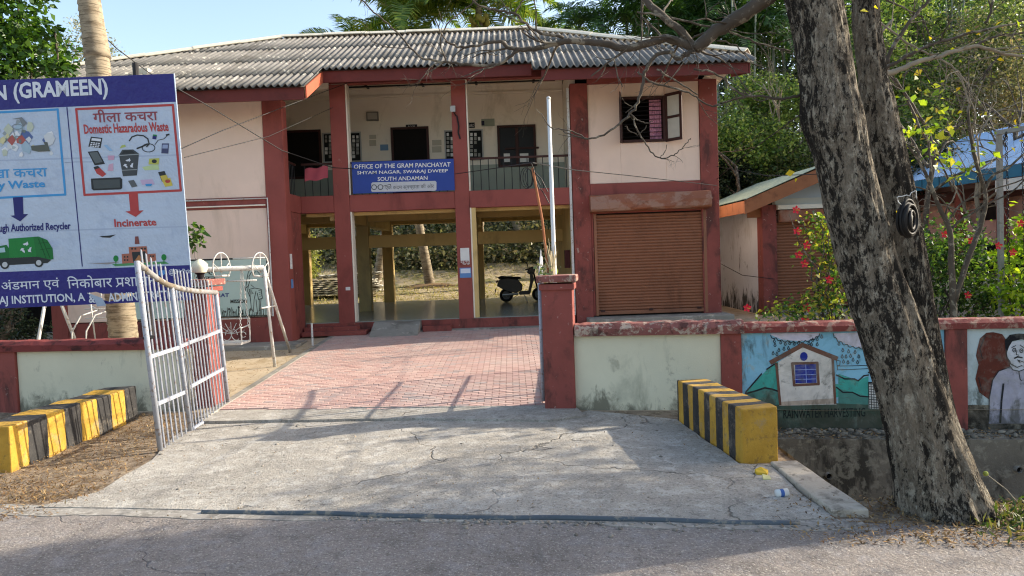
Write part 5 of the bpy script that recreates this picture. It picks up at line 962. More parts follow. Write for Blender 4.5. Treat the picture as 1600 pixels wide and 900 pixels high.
for k in range(16): bwall('fascia_joint', st0+.4+k*.7, st0+.42+k*.7, -.04, -.032, -.26, .015, DARK)
bwall('wall', st0+.1, Lb, 1.0, 1.2, zf, .42, PINKW); bwall('beam', st0+.1, Lb, .65, .98, -.62, -.32, flat('dark_brown_beam', '#4c2a24', .8)); bwall('wall', st0+.1, Lb, .75, .95, -1.75, -1.2, PINKW); bwall('opening_dark_panel', st0+.1, Lb, .9, .98, zf+.9, -1.76, DARK)  # last slab is solid, coloured near-black in place of an unlit opening
for s in (st0+.1, .9, 2.4, 4.6, 7): bwall('column', s, s+.24, .60, .74, zf, -.3, REDW)
bwall('low_wall', st0, Lb, .5, .64, zf, zf+.95, PANEL); bwall('low_wall_coping', st0, Lb, .46, .68, zf+.955, zf+1.05, COPE); bwall('window', 1.3, 2.1, .985, .995, -1.15, -.7, flat('dark_window', '#1b1517', .4)); bwall('white_panel', 3.2, 6.0, -.05, -.035, -.55, -.28, PAPER)
bwall('back_wall', st0+.1, Lb, 2.9, 3.0, zf, 1.3, PINKW)
# ------------------------------------------------------------------ metal frame with chains, right edge
fr = thing('chain_swing', 'grey metal swing frame with hanging chains at the right edge behind the murals', 'swing frame', tuple(P(1570, 470, 11.2)))
t0 = P(1561, 208, 11.2); b0 = Vector((t0.x+.03, 11.2, .1)); t1 = P(1640, 193, 10.4); GM = M('galvanised_post', '#8d8d88', .5, .12, 6, .15, 60, dirt=('#6a5543', .6, .7, 12, .5))
MB().tube([b0, t0], .045, 4).build('post', GM, fr); MB().tube([t0+Vector((-.05,0,0)), t1], .045, 4).build('top_bar', GM, fr); MB().tube([t1, Vector((t1.x+.1, t1.y, .1))], .045, 4).build('post', GM, fr)
for px in (1572, 1597):
    a = P(px, 206 if px < 1590 else 200, 11.0); chain(a.x, a.y, a.z, a.x+.04, a.y, a.z-2.4, fr, WIREM, s=.07)
m = MB(); c = P(1571, 214, 11.0); m.tube([c+Vector((.03*math.cos(a_), 0, .035*math.sin(a_))) for a_ in np.linspace(0, 6.3, 12)], .008, 5); m.build('ring', BLACKP, fr)
# ------------------------------------------------------------------ big leaning trunk beside the driveway
def bark():
    t = NT('lichen_bark'); p = t.pos((1,1,.42)); q = t.pos((1,1,.5)); n1 = t.noise(p, 24, 10, .8, .3); n2 = t.noise(q, 17, 9, .8, .5); n3 = t.noise(p, 40, 5, .7)
    c = t.mix(t.ramp(n3, .35, .65), rgb('#6a6154'), rgb('#978b7a')); c = t.mix(t.ramp(n2, .50, .60), c, rgb('#b3aa98')); c = t.mix(t.math('MULTIPLY', t.ramp(t.math('ADD', t.math('MULTIPLY', n1, .62), t.math('MULTIPLY', t.noise(t.pos((1,1,.3)), 3.6, 4), .38)), .492, .525), .93), c, rgb('#1d1a18'))
    c = t.mix(t.math('MULTIPLY', t.ramp(t.noise(p, 40, 4, .7), .58, .66), .55), c, rgb('#2a2622')); c = t.mix(t.math('MULTIPLY', t.ramp(t.noise(q, 30, 4, .7), .62, .70), .55), c, rgb('#cfc8b8'))
    t.l(c, t.b.inputs['Base Color']); t.b.inputs['Roughness'].default_value = .95; t.b.inputs['Specular IOR Level'].default_value = .15
    h = t.math('ADD', t.math('MULTIPLY', n3, 1.4), t.math('ADD', t.noise(q, 60, 4, .7), n2)); bp = t.n('Bump', i_Strength=1., i_Distance=.03); t.l(h, bp.inputs['Height']); t.l(bp.outputs[0], t.b.inputs['Normal']); return t.m
BARK = bark(); TWIG = M('grey_brown_twig_bark', '#4f463c', .9, .25, 4, .3, 60, dirt=('#8f8675', .56, .64, 9, .7)); TWIGL = M('pale_twig_bark', '#8f8472', .9, .2, 4, .3, 60)
def trunk(name, cl, Y, mat, par, nseg=44, zstep=.05, ridge=.13, seed=0, floor_flare=True):
    """cl = [(px, py, width px)]: centre line traced at distance Y"""
    pts = [(P(x, y, yy), w*yy/FPX/2*.925) for (x, y, w), yy in zip(cl, Y if hasattr(Y, '__len__') else [Y]*len(cl))]; v = []; rings = 0
    for (a, ra), (b, rb) in zip(pts[:-1], pts[1:]):
        n = max(1, int((b-a).length/zstep))
        for k in range(n+(1 if (b, rb) == pts[-1] else 0)):
            f = k/n; c = a.lerp(b, f); r = ra+(rb-ra)*(f*f*(3-2*f)); rings += 1
            for j in range(nseg):
                an = 2*math.pi*j/nseg; u = Vector((math.cos(an)*2.2, math.sin(an)*2.2, c.z*.7+seed)); rr = r*(1+(.20*math.exp(-max(0,c.z+.1)*5.5)*(.55+.6*abs(math.sin(an*2.5+seed))) if seed == 3 else 0)-.13*abs(mnoise.noise(Vector((u.x*2.4, u.y*2.4, c.z*1.3+seed))))+ridge*mnoise.noise(u)+ridge*.55*mnoise.noise(u*2.7)+ridge*.5*mnoise.noise(Vector((u.x*6, u.y*6, u.z*5))))
                v.append((c.x+rr*math.cos(an), c.y+rr*math.sin(an), c.z))
    f = [(i*nseg+j, i*nseg+(j+1) % nseg, (i+1)*nseg+(j+1) % nseg, (i+1)*nseg+j) for i in range(rings-1) for j in range(nseg)]
    return npmesh(name, v, f, mat, par, smooth=True)
bt = thing('roadside_tree', 'big leaning double trunked tree with black and white lichened bark beside the drain', 'tree', tuple(G(1475, 805)))
trunk('trunk', [(1484,835,176),(1478,805,146),(1452,720,126),(1432,650,116),(1408,575,108),(1386,500,104),(1360,420,98),(1338,340,94),(1317,250,92),(1300,185,98),(1294,130,90),(1284,60,88),(1270,0,88),(1255,-80,84),(1238,-180,78),(1222,-300,70),(1200,-450,60)], 5.7, BARK, bt, seed=3, zstep=.03, nseg=84, ridge=.11)
trunk('trunk', [(1480,800,100),(1470,720,80),(1458,640,68),(1446,570,62),(1434,500,60),(1420,420,60),(1404,340,64),(1388,250,60),(1376,180,54),(1362,110,46),(1354,40,44),(1350,-30,42),(1340,-120,40),(1335,-240,36)], 6.05, BARK, bt, seed=11, zstep=.035, nseg=64)
def limb(pts, Y, ws, par=bt, mat=TWIG, twigs=0, tl=.5, tr=.012, depth=2, name='branch'):
    yy = Y if hasattr(Y, '__len__') else [Y]*len(pts); q = [P(*a, y) for a, y in zip(pts, yy)]; ws = list(ws) if hasattr(ws, '__len__') else [ws]*len(pts)
    if len(ws) == 2: ws = [ws[0]+(ws[1]-ws[0])*i/(len(q)-1) for i in range(len(q))]
    out = []; rs = []
    for i in range(len(q)-1):
        a0_ = q[max(0, i-1)]; a1_ = q[i]; a2_ = q[i+1]; a3_ = q[min(len(q)-1, i+2)]
        for k in range(4):
            t = k/4; out.append(.5*((2*a1_)+(a2_-a0_)*t+(2*a0_-5*a1_+4*a2_-a3_)*t*t+(3*a1_-a0_-3*a2_+a3_)*t**3)+Vector([random.gauss(0,.004) for _ in range(3)])); rs.append((ws[i]+(ws[i+1]-ws[i])*t)*yy[i]/FPX/2)
    out.append(q[-1]); rs.append(ws[-1]*yy[-1]/FPX/2); m = MB(); m.tube(out, rs, 8, jit=.07)
    for _ in range(twigs):
        k = random.randrange(2, len(out)-1); dd = (out[k]-out[k-1]).normalized()+Vector([random.gauss(0,.6) for _ in range(3)]); twig(m, out[k], dd, min(tr, rs[k]*.6), tl*random.uniform(.6,1.2), depth, .5, 5)
    return m.build(name, mat, par, smooth=True)
limb([(1262,-60),(1200,-5),(1150,30),(1110,55),(1086,78)], [5.8,5.9,6,6,6], (26,18), twigs=4)
limb([(985,-60),(1003,-8),(1035,25),(1060,45),(1086,75)], [6.2,6.1,6,6,6], (10,12), twigs=5); limb([(1086,76),(1062,66),(1042,60),(1010,68),(975,75),(930,66),(890,64),(860,70),(832,77)], 6.0, (14,8), twigs=5, tl=.35)
limb([(832,77),(800,76),(784,66),(765,66),(740,72),(715,72),(696,65)], 6.05, (7,3), twigs=3, tl=.3); limb([(832,77),(812,78),(795,90),(778,100),(750,102),(720,100),(690,96),(660,92)], 6.05, (6,3.5), twigs=3, tl=.3)
limb([(660,92),(640,74),(622,52),(600,32),(570,5),(560,-12)], 6.05, (3,2), twigs=3, tl=.4); limb([(700,100),(693,84),(688,72),(690,55),(698,38),(712,25),(735,8),(760,-15)], 6.05, (2.6,2), twigs=2, tl=.3)
limb([(880,58),(845,52),(822,38),(805,22),(780,18),(750,8),(730,-10)], 6.0, (5,2.5), twigs=3, tl=.3); limb([(803,20),(812,8),(822,-8)], 6.0, (3,2))
limb([(1086,78),(1075,84),(1060,92),(1055,90),(1048,82),(1030,84),(1018,94),(1010,108),(1006,120),(1000,150),(996,162),(984,178),(968,194),(950,207),(925,217),(900,213),(880,205)], 6.0, (8,2), twigs=4, tl=.25, tr=.006)
limb([(918,217),(895,206),(872,202),(860,198),(845,178),(838,170)], 6.0, (2.4,1.2)); limb([(984,178),(995,186),(1008,192),(1020,190)], 6, (2,1.2)); limb([(990,180),(994,200),(1002,215),(1012,230),(1022,243),(1035,248),(1050,244),(1062,236),(1074,222),(1079,216)], 6, (2.6,1.2), twigs=3, tl=.15, tr=.004); limb([(1030,247),(1038,240),(1042,226)], 6, (1.5,1)); limb([(976,196),(990,208),(1002,208),(1010,196)], 6, (1.8,1))
limb([(996,112),(1010,124),(1030,132),(1060,140),(1080,146),(1096,158),(1110,166),(1122,164),(1140,158),(1165,152)], 6, (3.5,2), twigs=3, tl=.3, tr=.006); limb([(1026,108),(1050,122),(1075,138),(1090,148)], 6.05, (3,2)); limb([(1085,108),(1110,112),(1130,122),(1140,135),(1155,144),(1175,150)], 6, (3,2.5), twigs=2, tl=.3, tr=.006)
limb([(1258,148),(1240,151),(1215,155),(1190,150),(1165,150),(1140,135)], 5.8, (5,3), twigs=4, tl=.3, tr=.007); limb([(995,18),(1040,26),(1090,38),(1130,46),(1170,62),(1200,72),(1235,80)], 6.0, (3.2,3), twigs=5, tl=.35, tr=.006); limb([(1120,62),(1150,72),(1175,98),(1200,108)], 6, (2.4,1.4))
# branches to the right of the trunks
RB = [([(1375,118),(1400,112),(1430,98),(1460,90),(1500,78),(1530,72),(1570,85),(1610,88)], (9,4)), ([(1378,108),(1410,92),(1440,76),(1480,62),(1530,48),(1580,38),(1610,28)], (6,2.5)), ([(1385,100),(1392,80),(1410,50),(1430,25),(1450,2),(1470,-20)], (7,4)), ([(1358,22),(1390,46),(1420,68),(1450,84),(1462,86)], (3.5,2.5)), ([(1385,0),(1410,12),(1430,20),(1442,30),(1452,55),(1462,62)], (3,2)), ([(1520,75),(1545,60),(1580,54),(1610,48)], (4,2.5)), ([(1470,92),(1490,106),(1500,116),(1508,140),(1515,162)], (3,2.5)), ([(1560,85),(1548,105),(1535,125)], (3,2)), ([(1410,118),(1435,105),(1455,130),(1462,140)], (2.5,1.5)), ([(1395,30),(1370,60),(1358,85)], (4,3)), ([(1540,35),(1548,20),(1552,-10)], (4,3))]
for k, (q, w) in enumerate(RB): limb(q, 6.4+.12*k, w, twigs=5, tl=.4, tr=.006, mat=TWIG if k % 3 else TWIGL)
# high crown out of the frame
CR = leafmat('roadside_tree_leaf', ['#2f4a1c', '#46682a', '#5a7d2e', '#7d8d34'], .4); m = MB()
for (a, b, r) in (((3.0,5.7,5.2),(4.4,6.6,7.2),.16), ((4.4,6.6,7.2),(8.6,7.6,6.6),.13), ((4.4,6.6,7.2),(4.0,7.4,9.2),.12), ((8.6,7.6,6.6),(13,7.8,7.4),.10), ((2.4,5.7,5.0),(.5,6.3,7.6),.10), ((8.6,7.6,6.6),(9.6,6.6,7.6),.09)):
    m.tube(seg(a, b, 6, .03), [r*(1-.08*i) for i in range(7)], 8); 
for c in ((0.5,6.3,7.6),(4.0,7.4,9.2)):
    for _ in range(7): twig(m, c, (random.gauss(0,1), random.gauss(0,1), .5), .05, 1.3, 3, .6)
m.build('branch', BARK, bt, smooth=True)
v, f = leaves(blob_pts([((8.4,8.3,5.9),(1.5,.55,.7)), ((10.6,8.75,6.4),(1.6,.5,.8)), ((12.8,9.3,7.0),(1.8,.55,.9)), ((15.0,9.9,7.6),(1.9,.6,1.0)), ((5.4,6.2,7.6),(.9,.8,.7))], 19000, RNG), .14, RNG, up=.55); npmesh('crown', v, f, CR, bt)
v, f = leaves(np.array([list(P(random.uniform(1395,1600), random.uniform(20,230) , random.uniform(6.2,8.2))) for _ in range(60)]), .055, RNG, aspect=1.5); LC = npmesh('leaf_cluster', v, f, leafmat('yellow_green_leaf', ['#7f9a2a', '#a4b52c', '#c9a52a', '#6b8a2a'], .5), bt); LC['kind'] = 'stuff'
v, f = leaves(np.array([list(P(*q, 5.6)+Vector([random.gauss(0,.015) for _ in range(3)])) for q in ((1366,10),(1365,14),(1400,322),(1250,275),(1240,270))]), .06, RNG, aspect=1.5); LC = npmesh('leaf_cluster', v, f, leafmat('yellow_leaf', ['#b5bd2c', '#d2b22a'], .5), bt); LC['kind'] = 'stuff'
t2 = thing('roadside_tree', 'roadside tree with thin dappling crown standing outside the picture to the right', 'tree', (12.2, 8.6, 0))
v, f = leaves(blob_pts([((9.9,9.6,5.5),(1.2,1.0,.6)), ((12.2,10.2,6.2),(1.6,1.3,.8)), ((14.4,10.0,7.0),(1.6,1.2,.9)), ((11.2,8.7,5.2),(1.4,.7,.5))], 2900, RNG, .22, 10), .13, RNG, up=.5); npmesh('crown', v, f, CR, t2)
m = MB(); m.tube(seg((12.2,8.6,-.1), (12.4,9.2,4.2), 6, .02), [.2,.19,.18,.17,.16,.15,.14], 10)
for c in ((9.9,9.6,5.5), (12.2,10.2,6.2), (14.4,10,7), (11.2,8.7,5.2)): m.tube(seg((12.4,9.2,4.2), c, 5, .04), [.10,.08,.07,.05,.04,.03], 7); [twig(m, c, (random.gauss(0,1), random.gauss(0,1), .2), .03, .9, 3, .6) for _ in range(4)]
m.build('trunk', TWIG, t2, smooth=True)
cl_ = P(1414, 345, 5.55); m = MB()
for k in range(34):
    a = random.uniform(.35, 1.1); oo = Vector((random.gauss(0,.012), random.gauss(0,.02), random.gauss(0,.012))); m.tube([cl_+oo+Vector((.085*a*math.cos(t)*.9, -.03-.03*math.sin(k), .115*a*math.sin(t)))+Vector((0,.05*math.cos(t),0)) for t in np.linspace(0, 6.283, 20)], .012, 5, cap=False)
tag(m.build('cable_coil', WIREM, smooth=True), 'coil of black cable tied to the big trunk', 'cable coil')
limb([(1408,320),(1402,308),(1420,305),(1430,298),(1432,310)], 5.5, (1.6,1.2), mat=WHITEP, par=None, name='cable_end'); tag(bpy.data.objects['cable_end'], 'pale loose cable end curling above the black coil', 'cable')
# ------------------------------------------------------------------ saplings and hibiscus behind the mural wall
hy = 10.6
sg_ = thing('young_tree', 'young leafless looking sapling with a few yellow green leaves behind the mural wall', 'tree', tuple(P(1493, 520, hy)))
for q, w in (([(1492,540),(1490,480),(1487,420),(1483,360),(1470,330),(1450,280),(1435,250),(1418,228)], (12,3)), ([(1492,470),(1510,410),(1530,360),(1540,320),(1538,295),(1527,260),(1518,220),(1513,180),(1514,150),(1508,120)], (9,2.5)), ([(1538,300),(1550,275),(1575,262),(1600,240)], (5,3)), ([(1484,362),(1500,345),(1525,330),(1545,318),(1580,300),(1610,270)], (3.5,2)), ([(1483,350),(1478,330),(1494,300),(1490,285),(1484,262),(1484,230)], (2.5,1.5)), ([(1480,350),(1500,320),(1540,300),(1570,290),(1600,280)], (3,2)), ([(1455,285),(1452,240),(1447,205),(1448,185)], (4,2)), ([(1489,300),(1476,265),(1465,248),(1445,240),(1420,225)], (3,1.6)), ([(1420,290),(1455,300),(1480,322),(1495,345)], (2.4,2)), ([(1515,185),(1490,205),(1470,225)], (2,1.2)), ([(1520,225),(1545,235),(1560,250)], (2,1.2))):
    limb(q, [hy+.3*math.sin(i) for i in range(len(q))] if False else hy, w, par=sg_, twigs=3, tl=.3, tr=.005, depth=1)
LP_ = []
for cx, cy, n, s in ((1450,205,26,16), (1462,240,18,14), (1480,250,10,10), (1500,265,8,8), (1420,200,14,12), (1440,140,16,18), (1520,260,5,5), (1535,240,6,10), (1470,180,10,14), (1495,275,4,5), (1400,225,8,8)):
    for _ in range(n): LP_.append(list(P(random.gauss(cx, s), random.gauss(cy, s*.8), hy+random.gauss(0,.3))))
v, f = leaves(np.array(LP_), .115, RNG, aspect=1.6, droop=.6); npmesh('crown', v, f, leafmat('sapling_leaf', ['#5c7a24', '#8fa22c', '#9ea03a', '#63802c', '#4c6a22', '#74903a', '#b0963c'], .55), sg_)
def hib(name, label, loc, blobs, n, flowers, seedcols, size=.075):
    t = thing(name, label, 'shrub', loc); pts = blob_pts(blobs, n, RNG, .2, 8, .2); v, f = leaves(pts, size, RNG, aspect=1.7, droop=.35); npmesh('crown', v, f, leafmat(name+'_leaf', seedcols, .45), t); m = MB()
    for c, r in blobs:
        for _ in range(3): m.tube(seg(Vector(loc)+Vector((random.gauss(0,.12),0,0)), Vector(c)+Vector([random.gauss(0,.5)*r[i] for i in range(3)]), 6, .04), [.018-.0022*i for i in range(7)], 5)
    m.build('stem', TWIG, t)
    if flowers:
        RF = flat('hibiscus_red', '#d0283c', .6); YS = flat('stamen_yellow', '#d9a23a', .6)
        for px, py, Y in flowers:
            c = P(px, py, Y); m = MB(); s = .055
            for k in range(5):
                a = 1.256*k+random.random()*.4; e1 = Vector((math.cos(a), -.35, math.sin(a))); e2 = Vector((math.cos(a+.5), -.5, math.sin(a+.5))); e3 = Vector((math.cos(a-.5), -.5, math.sin(a-.5))); m.add([c, c+e3*s*.8, c+e1*s*1.15, c+e2*s*.8], [(0,1,2,3)])
            m.tube([c, c+Vector((.02,-.09,-.01))], .006, 5, 1); m.build('flower', [RF, YS], t)
    return t
q = lambda x, y, Y: tuple(P(x, y, Y))
hib('hibiscus_bush', 'hibiscus bush with red flowers in front of the small shop shutter', q(1300, 515, 10.3), [(q(1290,395,10.4),(.33,.3,.45)), (q(1310,450,10.3),(.38,.35,.5)), (q(1265,485,10.2),(.55,.3,.2)), (q(1275,350,10.4),(.22,.2,.2)), (q(1225,490,10.2),(.3,.2,.12)), (q(1255,335,10.4),(.2,.15,.06))], 1500,
    [(1243,328,10.3),(1245,361,10.2),(1260,383,10.2),(1256,412,10.2),(1295,437,10.1),(1260,481,10.1),(1257,499,10.0),(1167,481,10.2),(1247,398,10.3)], ['#2c4a20', '#40642a', '#7a9434', '#a3953c', '#365a26'])
hib('hibiscus_bush', 'dense dark leaved hibiscus with red flowers between the trunk and the metal swing frame', q(1480, 510, 11.6), [(q(1460,430,11.8),(.55,.5,.8)), (q(1520,440,11.8),(.6,.5,.7)), (q(1490,380,12),(.6,.5,.45)), (q(1550,470,11.5),(.4,.4,.4))], 3800,
    [(1516,376,11.2),(1511,461,11.2),(1475,366,11.3)], ['#1c3418', '#2c4a20', '#45662a', '#7a9440', '#1a2e16'], .075)
hib('hibiscus_bush', 'bright leaved hibiscus with red flowers at the right edge beside the metal frame', q(1595, 510, 11), [(q(1590,400,11.2),(.3,.3,.4)), (q(1590,460,11),(.45,.35,.4)), (q(1610,350,11.3),(.25,.3,.3))], 1100,
    [(1593,349,10.8),(1581,394,10.8),(1559,384,10.9)], ['#3c6420', '#8cae2c', '#b0c034', '#4d7a24'], .1)
# ------------------------------------------------------------------ coconut palm at the left, palms behind the roof
FRM = leafmat('coconut_frond_leaf', ['#3c5420', '#4f6a28', '#66802f', '#7e8f3a', '#9a9a48'], .35); fmesh = [frond('frond', 4.2, 1.15, 62, FRM, a0, a1) for a0, a1 in ((1.0,-.7), (.7,-1.0), (.35,-1.3), (1.25,-.2))]
PBK = M('ringed_palm_bark', '#978a74', .9, .15, 3, .4, 40, dirt=('#6b5c48', .5, .62, 3, .6, (1,1,3)), dirt2=('#4b4034', .56, .62, 9, .7, (.25,.25,4)))
def palm_trunk(t, base, top, r0, r1, rings=.11, bend=.3):
    m = MB(); base = Vector(base); top = Vector(top); L = (top-base).length; n = int(L/rings); pts = []; rs = []
    for i in range(n+1):
        f = i/n; c = base.lerp(top, f)+Vector((bend*math.sin(math.pi*f), 0, 0)); r = r0+(r1-r0)*f+.10*r0*math.exp(-f*14)
        pts += [c, c+Vector((0,0,rings*.75))]; rs += [r*1.03*random.uniform(.985,1.015), r*.965]
    m.tube(pts, rs, 16); return m.build('trunk', PBK, t, smooth=True)
def crown(t, c, n, meshes, sc, name='frond', lo=-.5, hi=1.1, ph=0):
    for k in range(n):
        o = bpy.data.objects.new(name, random.choice(meshes)); COL.objects.link(o); adopt(o, t); s = sc*random.uniform(.85, 1.12); o.location = tuple(c); o.scale = (s, s, s); o.rotation_euler = (random.gauss(0,.15), random.uniform(-.45, .55), ph+k*2.399+random.gauss(0,.15))
tp = P(139, -30, 12.5); cp = thing('coconut_palm', 'ringed coconut palm trunk rising behind the waste banner', 'palm', (P(195,520,12.5).x, 12.5, .15))
b = P(197, 528, 12.5); mid = P(152, 90, 12.5); m_ = palm_trunk(cp, (b.x, b.y, .1), (mid.x, mid.y, mid.z), .235, .185, bend=-.02); palm_trunk(cp, mid, (tp.x-.35, 12.5, 10.2), .185, .14, bend=0)
crown(cp, (tp.x-.4, 12.5, 10.1), 17, fmesh, 1.0)
B('paper_notice', P(198,1,12.2).x, P(216,1,12.2).x, 12.245, 12.25, P(1,485,12.2).z, P(1,470,12.2).z, PAPER, cp) if False else None
for i, (px, py, Y, n, sc, lab) in enumerate(((748, 14, 31, 26, 1.0, 'coconut palm with hanging nuts showing above the roof ridge'), (632, 42, 32, 24, 1.0, 'coconut palm left of the nut bearing one behind the roof ridge'), (556, 92, 30, 12, .75, 'small coconut palm whose leaf tip peeps over the roof left of the others'), (870, 90, 34, 12, .7, 'small palm just right of the roof ridge end'))):
    c = P(px, py, Y); t = thing('coconut_palm', lab, 'palm', (c.x+.3, Y, gz(c.x, Y)), 'coconut palms behind the roof'); ft = (-.55, -1.7, -.4, .4)[i]; palm_trunk(t, (c.x+ft, Y, gz(c.x, Y)), tuple(c-Vector((0,0,.1))), .2, .13, .3, .2); crown(t, c, n, fmesh, sc, ph=i)
    if i == 0:
        m = MB()
        for k in range(16): a = k*2.4; m.ball((c.x+.33*math.cos(a), Y+.33*math.sin(a), c.z-.35-.25*random.random()), .12, 8, 6, 0, (1,1,1.2))
        m.build('coconuts', M('coconut_husk', '#8d8440', .7, .2, 4, .1, 40), t, smooth=True)
AFM = leafmat('areca_leaf', ['#1e3418', '#2d4a20', '#3d5e28', '#52722f'], .35); amesh = [frond('areca_frond', 2.1, .75, 22, AFM, a0, a1, w=.045) for a0, a1 in ((1.2,-.9), (1.0,-1.2), (.7,-1.4))]
ASM = M('areca_stem_bark', '#7d8474', .8, .15, 3, .2, 40, dirt=('#8f9284', .52, .6, 3, .7, (1,1,3)))
for i, (px, py, Y) in enumerate(((905,45,30),(940,38,29),(978,12,29.5),(1012,48,28.5),(1035,8,29),(1062,50,28),(1090,20,28.5),(1118,66,28),(1130,10,29),(1160,50,28),(1185,18,28.5),(1208,75,27.5),(1222,28,28),(1150,85,27.5),(1085,75,28.5),(1395,20,30),(1430,60,28),(1350,40,32),(1500,10,32))):
    c = P(px, py, Y); zb_g = gz(c.x, Y); t = thing('areca_palm', f'slender dark areca palm behind the office roof', 'palm', (c.x, Y, zb_g), 'areca palms behind the office')
    MB().tube([(c.x+.25, Y, zb_g), (c.x+.1, Y, (zb_g+c.z)/2), tuple(c)], [.085,.07,.06], 8).build('trunk', ASM, t, smooth=True); crown(t, c, 11, amesh, 1.05, ph=i)
    if px < 1240: t['label'] = 'slender dark areca palm among those behind the right end of the office roof'
    else: t['label'] = 'dark areca palm in the thicket behind the big trunk'; t['group'] = 'areca palms behind the big trunk'
# ------------------------------------------------------------------ broadleaf trees and thicket
def tree(name, label, cat, base, blobs, n, size, mat, r=.12, group=None, aspect=2.0, per=14, clump=.17, up=.45, trunks=1):
    t = thing(name, label, cat, base, group); v, f = leaves(blob_pts(blobs, n, RNG, clump, per, .35), size, RNG, aspect=aspect, up=up); npmesh('crown', v, f, mat, t); m = MB()
    for c, rr in blobs: m.tube(seg(base, c, 7, .02), [r*(1-.12*i) for i in range(8)], 7)
    m.build('trunk', TWIG, t, smooth=True); return t
LG = leafmat('glossy_green_leaf', ['#1c3417', '#2c4a1d', '#406424', '#64852e', '#213b19'], .35, .35)
c = q(45,60,15.5)
tree('leafy_tree', 'leafy green tree above the waste banner at the left edge', 'tree', (c[0]-1.2, 15.8, .3), [(q(50,75,15.5),(.75,.8,.55)), (q(0,30,15.5),(.9,.8,.8)), (q(-60,60,15.5),(1.0,1,1.0)), (q(95,105,15.2),(.45,.5,.22)), (q(30,-10,15.5),(.5,.7,.4)), (q(-30,110,15),(1,.8,.6)), (q(85,45,15.4),(.22,.3,.12))], 5200, .15, LG, .1, aspect=1.7)
tree('pale_leaved_tree', 'sparse pale grey tree far behind the coconut trunk', 'tree', (P(140,1,34).x, 34, 1.0), [(q(120,72,34),(1.1,1,1.2)), (q(165,90,34),(.9,1,.8)), (q(140,55,34),(.8,1,.7)), (q(100,100,34),(1,1,.8))], 2600, .13, leafmat('pale_leaf', ['#7c8068', '#8f9079', '#a3a08c'], .3), .09)
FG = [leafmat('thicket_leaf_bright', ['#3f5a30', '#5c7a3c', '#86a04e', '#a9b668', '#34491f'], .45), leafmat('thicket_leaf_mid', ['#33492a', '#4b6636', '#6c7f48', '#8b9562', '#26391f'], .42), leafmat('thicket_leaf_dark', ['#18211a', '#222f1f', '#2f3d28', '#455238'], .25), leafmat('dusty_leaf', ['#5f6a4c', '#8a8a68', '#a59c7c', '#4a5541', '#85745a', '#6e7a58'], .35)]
TH = [(1165,230,24,1.5,1.3,0,'bright'),(1205,180,25,1.4,1.4,0,'bright'),(1145,285,23.5,1.1,.9,2,'dark'),(1235,260,24,1.6,1.4,1,'mid'),(1190,330,23.8,1.5,.9,2,'dark'),(1250,130,27,1.8,1.6,1,'mid'),(1330,150,26,2.2,2.2,1,'mid'),(1400,210,24,1.8,1.8,0,'bright'),(1430,120,25,1.9,1.9,0,'bright'),(1480,160,27,2.2,2.2,2,'dark'),(1540,90,25,2.2,2.4,1,'mid'),(1590,150,24,2.2,2.4,3,'dusty'),(1460,40,27,2.4,1.8,0,'bright'),(1550,10,29,2.8,2,1,'mid'),(1640,60,27,3,3,2,'dark'),(1370,60,29,2.2,2.2,2,'dark'),(1600,260,22,2,1.6,1,'mid'),(1360,290,22,2,1.6,2,'dark')]
PLC = ['nearest the office wall at balcony height', 'in the middle of the gap right of the office', 'low down beside the office column', 'just above the green shop roof', 'lowest, behind the ridge of the small shop', 'touching the left edge of the big trunk', 'behind the top of the forked trunk',
 'right of the trunks behind the sapling leaves', 'right of the trunks just above the thick branch', 'in the centre of the thicket over the blue roof', 'upper right, crossed by the long branches', 'greyish, at the right edge above the blue roof', 'highest, right beside the second trunk', 'at the top right corner region', 'outermost at the right edge', 'between the two trunks', 'peeping over the blue roof at the right edge', 'in the gap beside the coil of cable']
for i, (px, py, Y, rx_, rz_, k, w) in enumerate(TH):
    c = Vector(q(px, py, Y)); bs = [(tuple(c+Vector([random.uniform(-.6,.6)*rx_, random.uniform(-.5,.5), random.uniform(-.5,.5)*rz_])), (rx_*.62, rx_*.6, rz_*.6)) for _ in range(4)]
    side = 'between the office and the small shop' if px < 1240 else 'behind the big trunk' if px < 1420 else 'above the blue roof'
    tree('thicket_tree', f'{w} green bushy tree, {PLC[i]}', 'tree', (c.x, Y, gz(c.x, Y)), bs, 7500, .125, FG[k], .05, group=f'{w} trees {side}', aspect=1.9)
for i in range(26):
    px = random.uniform(1130, 1250) if i < 11 else random.uniform(1420, 1610); Y = random.uniform(26, 31); a = P(px, 300, Y); b = P(px+random.uniform(-18, 18), -40, Y); g = 'pale stems between the office and the trunk' if i < 11 else 'pale stems above the blue roof'
    tag(MB().tube([(a.x, Y, gz(a.x, Y)), a, b], [.045, .04, .025], 6).build('slender_stem', ASM), 'slender pale upright stem '+('in the thicket between office and big trunk' if i < 11 else 'in the thicket above the blue roof'), 'stem', g)
for i, (px, py, Y, lab) in enumerate(((1150,120,23,'bare grey twiggy tree between the office roof end and the trunk'),(1215,60,24,'tall bare twiggy tree left of the trunk top'),(1450,60,17,'bare twiggy tree right of the trunks, near the top'),(1530,130,18,'bare twiggy tree above the blue roof'),(1585,60,19,'bare twiggy tree at the top right'))):
    c = P(px, py+140, Y); t = thing('bare_tree', lab, 'tree', (c.x, Y, gz(c.x, Y)), 'bare twiggy trees'); m = MB(); m.tube(seg((c.x, Y, gz(c.x, Y)-.1), c, 6, .015), [.08,.075,.07,.065,.06,.055,.05], 7)
    for k in range(6): twig(m, c-Vector((0,0,.3*k)), (random.gauss(0,.7), random.gauss(0,.5), 1), .04, 1.7, 4, .45, 5)
    m.build('trunk', TWIGL if i % 2 else TWIG, t, smooth=True)
